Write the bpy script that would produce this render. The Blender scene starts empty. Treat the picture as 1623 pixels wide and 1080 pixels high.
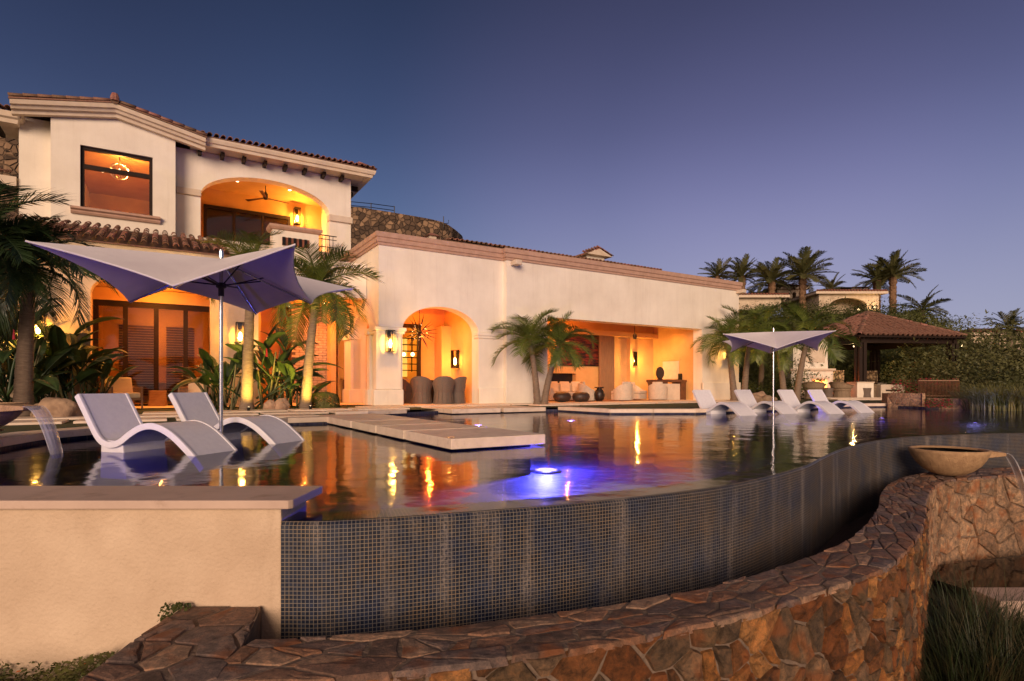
import bpy, bmesh, math, random
from mathutils import Vector, Matrix
from mathutils.geometry import tessellate_polygon
random.seed(7)
R = random.random
def RU(a, b): return a + (b - a) * random.random()
sc = bpy.context.scene
COL = sc.collection
rad = math.radians
# ---------------------------------------------------------------- camera
F, CX, CY, CZ = 910.0, 811.5, 614.0, 0.78
cam = bpy.data.cameras.new('camera'); camo = bpy.data.objects.new('camera', cam); COL.objects.link(camo)
camo.location = (0, 0, CZ); camo.rotation_euler = (rad(90), 0, 0)
cam.sensor_width = 36; cam.lens = 36 * F / 1623.0
cam.shift_x = 0; cam.shift_y = (CY - 540) / 1623.0
cam.clip_start = .05; cam.clip_end = 3000
sc.camera = camo
# ---------------------------------------------------------------- sky (dusk), afterglow sun, exposure
w = bpy.data.worlds.new('World'); sc.world = w; w.use_nodes = True
nt = w.node_tree; nt.nodes.clear()
def N(nt, t, **k):
    n = nt.nodes.new(t)
    for a, b in k.items(): setattr(n, a, b)
    return n
def ramp(nt, stops, interp='LINEAR'):
    n = N(nt, 'ShaderNodeValToRGB'); n.color_ramp.interpolation = interp
    e = n.color_ramp.elements
    while len(e) < len(stops): e.new(.5)
    for i, (p, c) in enumerate(stops):
        e[i].position = p; e[i].color = (*c, 1) if len(c) == 3 else c
    return n
tc = N(nt, 'ShaderNodeTexCoord'); nrm = N(nt, 'ShaderNodeVectorMath', operation='NORMALIZE')
nt.links.new(tc.outputs['Generated'], nrm.inputs[0])
sx = N(nt, 'ShaderNodeSeparateXYZ'); nt.links.new(nrm.outputs[0], sx.inputs[0])
elev = ramp(nt, [(0.0, (.29, .335, .39)), (.13, (.225, .272, .375)), (.27, (.130, .165, .295)), (.40, (.062, .080, .165)), (.56, (.030, .039, .082)), (1, (.016, .021, .046))], 'B_SPLINE')
nt.links.new(sx.outputs['Z'], elev.inputs[0])
gd = N(nt, 'ShaderNodeVectorMath', operation='DOT_PRODUCT'); gd.inputs[1].default_value = Vector((.46, 1, .38)).normalized()
nt.links.new(nrm.outputs[0], gd.inputs[0])
gr = ramp(nt, [(0.0, (.60, .66, .74)), (.55, (.62, .72, .82)), (.80, (.78, .94, 1.06)), (.96, (1.46, 1.26, 1.36)), (1, (1.68, 1.38, 1.48))], 'EASE')
nt.links.new(gd.outputs['Value'], gr.inputs[0])
mul = N(nt, 'ShaderNodeMix', data_type='RGBA', blend_type='MULTIPLY'); mul.inputs[0].default_value = 1
nt.links.new(elev.outputs[0], mul.inputs[6]); nt.links.new(gr.outputs[0], mul.inputs[7])
# warm afterglow of the sun that has set behind the camera
wd = N(nt, 'ShaderNodeVectorMath', operation='DOT_PRODUCT'); wd.inputs[1].default_value = Vector((-.1, -1, .0)).normalized()
nt.links.new(nrm.outputs[0], wd.inputs[0])
wr = ramp(nt, [(0.0, (0, 0, 0)), (.45, (.05, .03, .03)), (1, (.70, .42, .26))], 'EASE')
nt.links.new(wd.outputs['Value'], wr.inputs[0])
add = N(nt, 'ShaderNodeMix', data_type='RGBA', blend_type='ADD'); add.inputs[0].default_value = 1
nt.links.new(mul.outputs[2], add.inputs[6]); nt.links.new(wr.outputs[0], add.inputs[7])
bg = N(nt, 'ShaderNodeBackground'); bg.inputs[1].default_value = 1.0
wo = N(nt, 'ShaderNodeOutputWorld')
nt.links.new(add.outputs[2], bg.inputs[0]); nt.links.new(bg.outputs[0], wo.inputs[0])
sl = bpy.data.lights.new('sun', 'SUN'); sl.energy = 3.2; sl.angle = rad(28); sl.color = (1, .72, .53)
so = bpy.data.objects.new('sun', sl); COL.objects.link(so)
so.rotation_euler = Vector((-.10, -1, .24)).to_track_quat('Z', 'Y').to_euler()
sc.view_settings.view_transform = 'Standard'; sc.view_settings.look = 'None'
sc.view_settings.exposure = 0; sc.view_settings.gamma = 1; sc.view_settings.use_curve_mapping = False
sc.render.engine = 'CYCLES'
sc.cycles.use_denoising = True
sc.cycles.max_bounces = 7; sc.cycles.diffuse_bounces = 3; sc.cycles.glossy_bounces = 3
sc.cycles.transparent_max_bounces = 10; sc.cycles.transmission_bounces = 4
sc.cycles.sample_clamp_indirect = 4; sc.cycles.caustics_reflective = False; sc.cycles.caustics_refractive = False
GLOW = 1.6          # strength of every lamp, added ones included
# ---------------------------------------------------------------- frames of reference
TA = math.atan2(1489, F)              # facade recedes towards the right
SU, CU = math.sin(TA), math.cos(TA)   # u axis (along the facade) = (SU, CU); v axis (into the house) = (-CU, SU)
HA = math.atan2(CU, SU)
def uvw(u, v, z=0): return Vector((u * SU - v * CU, u * CU + v * SU, z))
def to_uv(p): return (p[0] * SU + p[1] * CU, -p[0] * CU + p[1] * SU)
def ray(x, y): return Vector(((x - CX) / F, 1, (CY - y) / F))
def hY(x, y, Y): r = ray(x, y); return Vector((r.x * Y, Y, CZ + r.z * Y))
def hz(x, y, z):
    r = ray(x, y); t = (z - CZ) / r.z; return Vector((r.x * t, t, z))
def hv(x, y, v):                      # (u, z) where the sight line meets the vertical plane v
    r = ray(x, y); t = v / (-r.x * CU + r.y * SU); return (r.x * SU + CU) * t, CZ + r.z * t
def hu(x, y, u):                      # (v, z) on plane u
    r = ray(x, y); t = u / (r.x * SU + CU); return (-r.x * CU + SU) * t, CZ + r.z * t
# ---------------------------------------------------------------- materials
MATS = {}
def lnk(m, a, b): m.node_tree.links.new(a, b)
def mat(name, c, c2=None, sc_=6.0, rough=.75, bump=.0, bs=40.0, metal=0.0, spec=.5, rnd=0.0, contrast=(.35, .65), coord='Object', stretch=None, detail=5, sheen=0, transl=0, bd=.02, c3=None):
    m = bpy.data.materials.new(name); m.use_nodes = True; MATS[name] = m
    t = m.node_tree; b = t.nodes['Principled BSDF']
    b.inputs['Roughness'].default_value = rough; b.inputs['Metallic'].default_value = metal
    b.inputs['Specular IOR Level'].default_value = spec
    tcn = N(t, 'ShaderNodeTexCoord'); v = tcn.outputs[coord]
    if stretch:
        mp = N(t, 'ShaderNodeMapping'); mp.inputs['Scale'].default_value = stretch; lnk(m, v, mp.inputs[0]); v = mp.outputs[0]
    c2 = c2 or tuple(x * .82 for x in c)
    n = N(t, 'ShaderNodeTexNoise'); n.inputs['Scale'].default_value = sc_; n.inputs['Detail'].default_value = detail; n.inputs['Roughness'].default_value = .62
    lnk(m, v, n.inputs['Vector'])
    st = [(contrast[0], c), (contrast[1], c2)]
    if c3: st = [(contrast[0], c), (.5, c3), (contrast[1], c2)]
    r = ramp(t, st); lnk(m, n.outputs['Fac'], r.inputs[0]); colr = r.outputs[0]
    if rnd:
        oi = N(t, 'ShaderNodeObjectInfo'); hs = N(t, 'ShaderNodeHueSaturation')
        mr = N(t, 'ShaderNodeMapRange'); mr.inputs[3].default_value = 1 - rnd; mr.inputs[4].default_value = 1 + rnd
        lnk(m, oi.outputs['Random'], mr.inputs[0]); lnk(m, mr.outputs[0], hs.inputs['Value'])
        mr2 = N(t, 'ShaderNodeMapRange'); mr2.inputs[3].default_value = .5 + rnd * .05; mr2.inputs[4].default_value = .5 - rnd * .05
        lnk(m, oi.outputs['Random'], mr2.inputs[0]); lnk(m, mr2.outputs[0], hs.inputs['Hue'])
        lnk(m, colr, hs.inputs['Color']); colr = hs.outputs[0]
    lnk(m, colr, b.inputs['Base Color'])
    if bump:
        n2 = N(t, 'ShaderNodeTexNoise'); n2.inputs['Scale'].default_value = bs; n2.inputs['Detail'].default_value = 6
        lnk(m, v, n2.inputs['Vector'])
        bp = N(t, 'ShaderNodeBump'); bp.inputs['Strength'].default_value = bump; bp.inputs['Distance'].default_value = bd
        lnk(m, n2.outputs['Fac'], bp.inputs['Height']); lnk(m, bp.outputs[0], b.inputs['Normal'])
    if transl:
        b.inputs['Transmission Weight'].default_value = 0
        tr = N(t, 'ShaderNodeBsdfTranslucent'); mx = N(t, 'ShaderNodeMixShader'); mx.inputs[0].default_value = transl
        lnk(m, colr, tr.inputs[0]); lnk(m, b.outputs[0], mx.inputs[1]); lnk(m, tr.outputs[0], mx.inputs[2])
        lnk(m, mx.outputs[0], t.nodes['Material Output'].inputs[0])
    return m
def emis(name, c, s):
    m = bpy.data.materials.new(name); m.use_nodes = True; t = m.node_tree; t.nodes.clear()
    e = N(t, 'ShaderNodeEmission'); e.inputs[0].default_value = (*c, 1); e.inputs[1].default_value = s
    o = N(t, 'ShaderNodeOutputMaterial'); lnk(m, e.outputs[0], o.inputs[0]); MATS[name] = m; return m
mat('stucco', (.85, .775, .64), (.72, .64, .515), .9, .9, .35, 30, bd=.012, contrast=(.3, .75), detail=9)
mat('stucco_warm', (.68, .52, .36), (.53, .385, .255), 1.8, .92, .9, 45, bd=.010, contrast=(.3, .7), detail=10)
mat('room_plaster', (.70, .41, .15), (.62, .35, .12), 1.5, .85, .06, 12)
mat('cantera', (.52, .33, .235), (.40, .245, .17), 5, .85, .2, 40, contrast=(.3, .7))
mat('cream_trim', (.68, .56, .42), (.60, .48, .35), 3, .8, .1, 20)
mat('travertine', (.84, .68, .53), (.70, .55, .41), 3.2, .62, .6, 45, bd=.008, rnd=.10, contrast=(.3, .68), detail=9)
mat('coping_stone', (.62, .46, .35), (.47, .34, .26), 2.2, .7, .25, 70, bd=.005, contrast=(.25, .75), rnd=.05)
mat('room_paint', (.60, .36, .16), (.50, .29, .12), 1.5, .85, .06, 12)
mat('dark_wood', (.014, .008, .005), (.028, .014, .008), 8, .6, .1, 30, stretch=(1, 1, 6), spec=.2)
mat('dark_bronze', (.022, .015, .011), (.035, .022, .015), 8, .42, metal=.3)
mat('black_metal', (.012, .011, .010), None, 8, .45, metal=.5)
mat('steel', (.62, .62, .64), None, 30, .22, metal=1)
mat('tile_roof', (.20, .075, .045), (.13, .055, .035), 7, .8, .3, 50, rnd=.42, bd=.01, c3=(.27, .14, .09))
mat('white_resin', (.80, .78, .80), (.74, .72, .75), 14, .42, .03, 120)
mat('canopy_top', (.92, .88, .88), (.87, .82, .83), 3, .85, .05, 200, transl=.3)
mat('canopy_underside', (.70, .56, .55), (.65, .52, .52), 5, .85, .05, 200)  # underside layer of the canopy, darker and pinker than the top
mat('cushion', (.72, .58, .40), (.66, .52, .34), 9, .9, .1, 90)
mat('sofa_cloth', (.60, .50, .38), (.52, .43, .32), 9, .9, .1, 90)
mat('teak', (.32, .18, .09), (.24, .125, .06), 6, .6, stretch=(1, 1, 8))
mat('brown_wood', (.16, .06, .025), (.10, .04, .018), 6, .45)
mat('wicker_grey', (.20, .15, .115), (.10, .075, .06), 60, .75, .8, 90)
mat('wicker_tan', (.33, .24, .15), (.22, .15, .09), 60, .75, .8, 90)
mat('clay_dark', (.055, .032, .022), (.04, .024, .017), 9, .5)
mat('curtain', (.36, .20, .09), (.28, .15, .07), 3, .9, stretch=(10, 10, 1))
mat('bowl_stone', (.52, .33, .17), (.34, .20, .10), 12, .75, .9, 60, contrast=(.3, .7))
mat('boulder', (.42, .28, .17), (.25, .16, .10), 4, .9, .7, 8, rnd=.15, bd=.05)
mat('leaf_palm', (.085, .13, .018), (.17, .20, .034), 9, .5, rnd=.28, transl=.22)
mat('leaf_dark', (.022, .048, .014), (.045, .075, .020), 9, .45, rnd=.3, transl=.15)
mat('leaf_date', (.075, .085, .024), (.13, .12, .04), 9, .55, rnd=.25, transl=.12)
mat('leaf_bush', (.055, .075, .014), (.12, .12, .024), 1.2, .6, transl=.15, rnd=.3)
mat('leaf_tree', (.050, .064, .016), (.105, .100, .028), .8, .65, transl=.12, rnd=.3)
mat('grass_blade', (.020, .034, .010), (.12, .085, .035), 3, .55, transl=.15, rnd=.3, contrast=(.48, .72))
mat('reed_blade', (.12, .14, .035), (.25, .22, .08), 3, .6, transl=.2, rnd=.2)
mat('lawn', (.045, .060, .016), (.075, .080, .024), 30, .95, .7, 160, bd=.03)
mat('soil', (.045, .028, .018), (.07, .045, .03), 8, .95, .6, 20)
mat('hill_scrub', (.055, .060, .025), (.12, .085, .045), .8, .95, .8, 3, bd=.3)
mat('palm_bark', (.25, .18, .12), (.15, .105, .07), 7, .85, .5, 25, stretch=(1, 1, 5))
mat('palm_shaft', (.16, .17, .06), (.22, .17, .07), 5, .55)
mat('date_bark', (.30, .17, .085), (.14, .08, .045), 22, .95, .9, 30, bd=.05)
mat('flower_red', (.45, .015, .03), (.30, .01, .05), 9, .6, transl=.2)
mat('flower_orange', (.60, .16, .03), None, 9, .6)
mat('painting', (.010, .006, .010), (.28, .05, .02), 3.5, .35, stretch=(.7, .7, 3.2), contrast=(.42, .68), detail=8)
mat('mortar', (.22, .155, .11), (.14, .10, .07), 14, .95, .7, 40)
mat('mortar_pale', (.36, .25, .16), (.20, .13, .085), 12, .95, .8, 30)
mat('fire_brick', (.50, .40, .29), (.36, .28, .20), 9, .9, .3, 30)
mat('rug', (.30, .14, .07), (.20, .09, .045), 20, .95)
mat('hill_building', (.66, .54, .38), (.48, .37, .25), 2, .9)
mat('far_roof', (.27, .09, .05), (.17, .07, .045), 3, .85, .5, 6)
# stones of the garden wall: each stone takes its own hue from the object's random value
def stone_mat(name, cols, dark=.5, bump=1.0, streak=None, spec=.35):
    m = bpy.data.materials.new(name); m.use_nodes = True; MATS[name] = m; t = m.node_tree; b = t.nodes['Principled BSDF']
    oi = N(t, 'ShaderNodeObjectInfo'); r = ramp(t, [(i / len(cols), c) for i, c in enumerate(cols)], 'CONSTANT')
    lnk(m, oi.outputs['Random'], r.inputs[0])
    tcn = N(t, 'ShaderNodeTexCoord'); v = tcn.outputs['Object']
    va = N(t, 'ShaderNodeVectorMath', operation='ADD'); lnk(m, v, va.inputs[0])
    vm = N(t, 'ShaderNodeMath', operation='MULTIPLY'); vm.inputs[1].default_value = 37; lnk(m, oi.outputs['Random'], vm.inputs[0]); lnk(m, vm.outputs[0], va.inputs[1])
    v = va.outputs[0]
    if streak:
        mp = N(t, 'ShaderNodeMapping'); mp.inputs['Scale'].default_value = streak; lnk(m, v, mp.inputs[0]); v = mp.outputs[0]
    n = N(t, 'ShaderNodeTexNoise'); n.inputs['Scale'].default_value = 13; n.inputs['Detail'].default_value = 12; n.inputs['Roughness'].default_value = .8; lnk(m, v, n.inputs[0])
    mr = ramp(t, [(.34, (dark * .7,) * 3), (.5, (.92, .9, .88)), (.64, (1.8, 1.5, 1.25))]); lnk(m, n.outputs['Fac'], mr.inputs[0])
    mx = N(t, 'ShaderNodeMix', data_type='RGBA', blend_type='MULTIPLY'); mx.inputs[0].default_value = 1
    lnk(m, r.outputs[0], mx.inputs[6]); lnk(m, mr.outputs[0], mx.inputs[7])
    # rust stain
    n3 = N(t, 'ShaderNodeTexNoise'); n3.inputs['Scale'].default_value = 4.5; n3.inputs['Detail'].default_value = 4; lnk(m, v, n3.inputs[0])
    r3 = ramp(t, [(.55, (0, 0, 0)), (.68, (.75, .75, .75))]); lnk(m, n3.outputs['Fac'], r3.inputs[0])
    mx2 = N(t, 'ShaderNodeMix', data_type='RGBA'); lnk(m, r3.outputs[0], mx2.inputs[0]); lnk(m, mx.outputs[2], mx2.inputs[6]); mx2.inputs[7].default_value = (.30, .10, .03, 1)
    lnk(m, mx2.outputs[2], b.inputs['Base Color']); b.inputs['Roughness'].default_value = .72; b.inputs['Specular IOR Level'].default_value = spec
    n2 = N(t, 'ShaderNodeTexNoise'); n2.inputs['Scale'].default_value = 30; n2.inputs['Detail'].default_value = 12; n2.inputs['Roughness'].default_value = .78; lnk(m, v, n2.inputs[0])
    bp = N(t, 'ShaderNodeBump'); bp.inputs['Strength'].default_value = bump; bp.inputs['Distance'].default_value = .03
    lnk(m, n2.outputs['Fac'], bp.inputs['Height']); lnk(m, bp.outputs[0], b.inputs['Normal'])
    return m
stone_mat('flagstone', [(.26, .16, .115), (.20, .145, .125), (.34, .20, .13), (.24, .18, .155), (.42, .28, .19), (.18, .12, .09), (.30, .165, .10), (.23, .165, .14)], .5, 1.0)
stone_mat('wall_stone', [(.20, .085, .03), (.15, .095, .05), (.32, .14, .04), (.10, .05, .022), (.22, .14, .08), (.16, .06, .018), (.40, .20, .07), (.13, .085, .05)], .25, 1.0)
stone_mat('pale_stone', [(.36, .24, .15), (.28, .19, .12), (.42, .28, .17), (.33, .21, .125), (.24, .15, .09)], .45, .9)
def weather(name, amt=.12, sc_=(3.2, 3.2, .22)):
    m = MATS[name]; t = m.node_tree; b = t.nodes['Principled BSDF']; src = b.inputs['Base Color'].links[0].from_socket
    tcn = N(t, 'ShaderNodeTexCoord'); mp = N(t, 'ShaderNodeMapping'); mp.inputs['Scale'].default_value = sc_; lnk(m, tcn.outputs['Object'], mp.inputs[0])
    n = N(t, 'ShaderNodeTexNoise'); n.inputs['Scale'].default_value = 1.3; n.inputs['Detail'].default_value = 7; n.inputs['Roughness'].default_value = .7; lnk(m, mp.outputs[0], n.inputs[0])
    r = ramp(t, [(.38, (1.03, 1.03, 1.03)), (.56, (1, 1, 1)), (.72, (1 - amt, 1 - amt * 1.15, 1 - amt * 1.3))]); lnk(m, n.outputs['Fac'], r.inputs[0])
    mx = N(t, 'ShaderNodeMix', data_type='RGBA', blend_type='MULTIPLY'); mx.inputs[0].default_value = 1; lnk(m, src, mx.inputs[6]); lnk(m, r.outputs[0], mx.inputs[7]); lnk(m, mx.outputs[2], b.inputs['Base Color'])
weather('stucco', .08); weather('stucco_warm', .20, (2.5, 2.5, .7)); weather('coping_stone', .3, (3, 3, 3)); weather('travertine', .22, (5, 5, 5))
# rubble wall too far off to tell its stones apart
def rubble(name, scale, ca, cb):
    m = mat(name, ca, cb, 1.5, .95); t = m.node_tree; b = t.nodes['Principled BSDF']
    tcn = N(t, 'ShaderNodeTexCoord')
    v1 = N(t, 'ShaderNodeTexVoronoi'); v1.inputs['Scale'].default_value = scale; lnk(m, tcn.outputs['Object'], v1.inputs[0])
    v2 = N(t, 'ShaderNodeTexVoronoi', feature='DISTANCE_TO_EDGE'); v2.inputs['Scale'].default_value = scale; lnk(m, tcn.outputs['Object'], v2.inputs[0])
    sp = N(t, 'ShaderNodeSeparateColor'); lnk(m, v1.outputs['Color'], sp.inputs[0])
    r = ramp(t, [(0, tuple(x * .55 for x in cb)), (.4, cb), (.75, ca), (1, tuple(x * 1.35 for x in ca))]); lnk(m, sp.outputs[0], r.inputs[0])
    lnk(m, r.outputs[0], b.inputs['Base Color'])
    r2 = ramp(t, [(0, (0, 0, 0)), (.12, (1, 1, 1))]); lnk(m, v2.outputs['Distance'], r2.inputs[0])
    bp = N(t, 'ShaderNodeBump'); bp.inputs['Strength'].default_value = 1; bp.inputs['Distance'].default_value = .12
    lnk(m, r2.outputs[0], bp.inputs['Height']); lnk(m, bp.outputs[0], b.inputs['Normal'])
rubble('rubble_hill', 2.6, (.24, .15, .085), (.12, .075, .045))
rubble('rubble_fire', 5, (.34, .24, .15), (.17, .11, .07))
# glass mosaic of the pool
def mosaic(name, coord='UV', streaks=True, c1=(.004, .009, .022), c2=(.022, .030, .050), grout=(.22, .185, .145), size=.024):
    m = bpy.data.materials.new(name); m.use_nodes = True; MATS[name] = m; t = m.node_tree; b = t.nodes['Principled BSDF']
    tcn = N(t, 'ShaderNodeTexCoord'); v = tcn.outputs[coord]
    br = N(t, 'ShaderNodeTexBrick'); br.offset = 0; br.squash = 1
    for k, x in (('Scale', 1), ('Mortar Size', .0021), ('Mortar Smooth', .2), ('Brick Width', size), ('Row Height', size), ('Bias', 0)): br.inputs[k].default_value = x
    br.inputs['Color1'].default_value = (*c1, 1); br.inputs['Color2'].default_value = (*c2, 1); br.inputs['Mortar'].default_value = (*grout, 1)
    lnk(m, v, br.inputs['Vector'])
    # a second, larger patching of tints
    wn = N(t, 'ShaderNodeTexNoise'); wn.inputs['Scale'].default_value = 2.3; wn.inputs['Detail'].default_value = 8; wn.inputs['Roughness'].default_value = .75; lnk(m, v, wn.inputs[0])
    tint = ramp(t, [(.35, (.6, .75, 1.1)), (.5, (1, 1, 1)), (.66, (1.35, 1.12, .85))]); lnk(m, wn.outputs['Fac'], tint.inputs[0])
    mx = N(t, 'ShaderNodeMix', data_type='RGBA', blend_type='MULTIPLY'); mx.inputs[0].default_value = 1
    lnk(m, br.outputs['Color'], mx.inputs[6]); lnk(m, tint.outputs[0], mx.inputs[7]); colr = mx.outputs[2]
    if streaks:   # lime deposits that ran down the wall
        mp = N(t, 'ShaderNodeMapping'); mp.inputs['Scale'].default_value = (3.4, .35, 1); lnk(m, v, mp.inputs[0])
        n = N(t, 'ShaderNodeTexNoise'); n.inputs['Scale'].default_value = 1.6; n.inputs['Detail'].default_value = 5; n.inputs['Roughness'].default_value = .6; lnk(m, mp.outputs[0], n.inputs[0])
        r = ramp(t, [(.52, (0, 0, 0)), (.70, (.6, .6, .6))]); lnk(m, n.outputs['Fac'], r.inputs[0])
        nf = N(t, 'ShaderNodeTexNoise'); nf.inputs['Scale'].default_value = 60; nf.inputs['Detail'].default_value = 3; lnk(m, v, nf.inputs[0])
        rf = ramp(t, [(.38, (.1, .1, .1)), (.62, (1, 1, 1))]); lnk(m, nf.outputs['Fac'], rf.inputs[0])
        mm = N(t, 'ShaderNodeMath', operation='MULTIPLY'); lnk(m, r.outputs[0], mm.inputs[0]); lnk(m, rf.outputs[0], mm.inputs[1])
        m2 = N(t, 'ShaderNodeMix', data_type='RGBA'); lnk(m, mm.outputs[0], m2.inputs[0]); lnk(m, colr, m2.inputs[6]); m2.inputs[7].default_value = (.36, .31, .27, 1)
        colr = m2.outputs[2]
    lnk(m, colr, b.inputs['Base Color'])
    b.inputs['Roughness'].default_value = .38 if streaks else .6; b.inputs['Specular IOR Level'].default_value = .35 if streaks else .2
    bp = N(t, 'ShaderNodeBump'); bp.inputs['Strength'].default_value = .6; bp.inputs['Distance'].default_value = .003; bp.invert = True
    lnk(m, br.outputs['Fac'], bp.inputs['Height']); lnk(m, bp.outputs[0], b.inputs['Normal'])
    return m
mosaic('mosaic_wall')
mosaic('mosaic_floor', 'Object', False, (.014, .018, .050), (.045, .05, .10), (.11, .09, .09), .05)
# water: mirror by Fresnel over a clear tinted layer (lamps below it light the floor)
def water(name, rough, tint, b1=(.35, .012, 2.2), b2=(.10, .003, 14), stretch=(1, 1, 1)):
    m = bpy.data.materials.new(name); m.use_nodes = True; MATS[name] = m; t = m.node_tree; t.nodes.clear()
    o = N(t, 'ShaderNodeOutputMaterial'); tcn = N(t, 'ShaderNodeTexCoord')
    mp = N(t, 'ShaderNodeMapping'); mp.inputs['Scale'].default_value = stretch; lnk(m, tcn.outputs['Object'], mp.inputs[0])
    prev = None
    for st, dist, s in (b1, b2):
        n = N(t, 'ShaderNodeTexNoise'); n.inputs['Scale'].default_value = s; n.inputs['Detail'].default_value = 2; lnk(m, mp.outputs[0], n.inputs[0])
        bp = N(t, 'ShaderNodeBump'); bp.inputs['Strength'].default_value = st; bp.inputs['Distance'].default_value = dist
        lnk(m, n.outputs['Fac'], bp.inputs['Height'])
        if prev: lnk(m, prev.outputs[0], bp.inputs['Normal'])
        prev = bp
    g = N(t, 'ShaderNodeBsdfGlossy'); g.inputs['Roughness'].default_value = rough; lnk(m, prev.outputs[0], g.inputs['Normal'])
    tr = N(t, 'ShaderNodeBsdfTransparent'); tr.inputs[0].default_value = (*tint, 1)
    fr = N(t, 'ShaderNodeFresnel'); fr.inputs[0].default_value = 1.33; lnk(m, prev.outputs[0], fr.inputs['Normal'])
    mx = N(t, 'ShaderNodeMixShader'); lnk(m, fr.outputs[0], mx.inputs[0]); lnk(m, tr.outputs[0], mx.inputs[1]); lnk(m, g.outputs[0], mx.inputs[2])
    lnk(m, mx.outputs[0], o.inputs[0]); return m
water('pool_water', .075, (.72, .78, .90), (.6, .016, 1.5), (.32, .005, 9))
water('basin_water', .05, (.35, .38, .4))
def sheet(name):
    m = bpy.data.materials.new(name); m.use_nodes = True; MATS[name] = m; t = m.node_tree; b = t.nodes['Principled BSDF']
    b.inputs['Base Color'].default_value = (.75, .74, .76, 1); b.inputs['Roughness'].default_value = .12
    tcn = N(t, 'ShaderNodeTexCoord'); mp = N(t, 'ShaderNodeMapping'); mp.inputs['Scale'].default_value = (60, 2.2, 1); lnk(m, tcn.outputs['UV'], mp.inputs[0])
    n = N(t, 'ShaderNodeTexNoise'); n.inputs['Scale'].default_value = 1; n.inputs['Detail'].default_value = 3; lnk(m, mp.outputs[0], n.inputs[0])
    r = ramp(t, [(.38, (.08, .08, .08)), (.66, (.75, .75, .75))]); lnk(m, n.outputs['Fac'], r.inputs[0])
    tr = N(t, 'ShaderNodeBsdfTransparent'); mx = N(t, 'ShaderNodeMixShader'); lnk(m, r.outputs[0], mx.inputs[0]); lnk(m, tr.outputs[0], mx.inputs[1]); lnk(m, b.outputs[0], mx.inputs[2])
    lnk(m, mx.outputs[0], t.nodes['Material Output'].inputs[0])
sheet('falling_water')
def glass(name, tint, rough=.02, ior=1.5):
    m = bpy.data.materials.new(name); m.use_nodes = True; MATS[name] = m; t = m.node_tree; t.nodes.clear()
    o = N(t, 'ShaderNodeOutputMaterial'); g = N(t, 'ShaderNodeBsdfGlossy'); g.inputs['Roughness'].default_value = rough
    tr = N(t, 'ShaderNodeBsdfTransparent'); tr.inputs[0].default_value = (*tint, 1)
    fr = N(t, 'ShaderNodeFresnel'); fr.inputs[0].default_value = ior
    mx = N(t, 'ShaderNodeMixShader'); lnk(m, fr.outputs[0], mx.inputs[0]); lnk(m, tr.outputs[0], mx.inputs[1]); lnk(m, g.outputs[0], mx.inputs[2]); lnk(m, mx.outputs[0], o.inputs[0])
glass('clear_glass', (.93, .93, .93)); glass('door_glass', (.62, .56, .50)); glass('lantern_glass', (.97, .95, .9))
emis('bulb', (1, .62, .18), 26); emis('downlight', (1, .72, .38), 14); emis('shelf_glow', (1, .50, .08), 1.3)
emis('blue_lamp', (.16, .10, 1), 22); emis('violet_lamp', (.45, .28, 1), 7); emis('fire', (1, .16, .03), 2.2); emis('globe', (1, .70, .34), 6)
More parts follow.
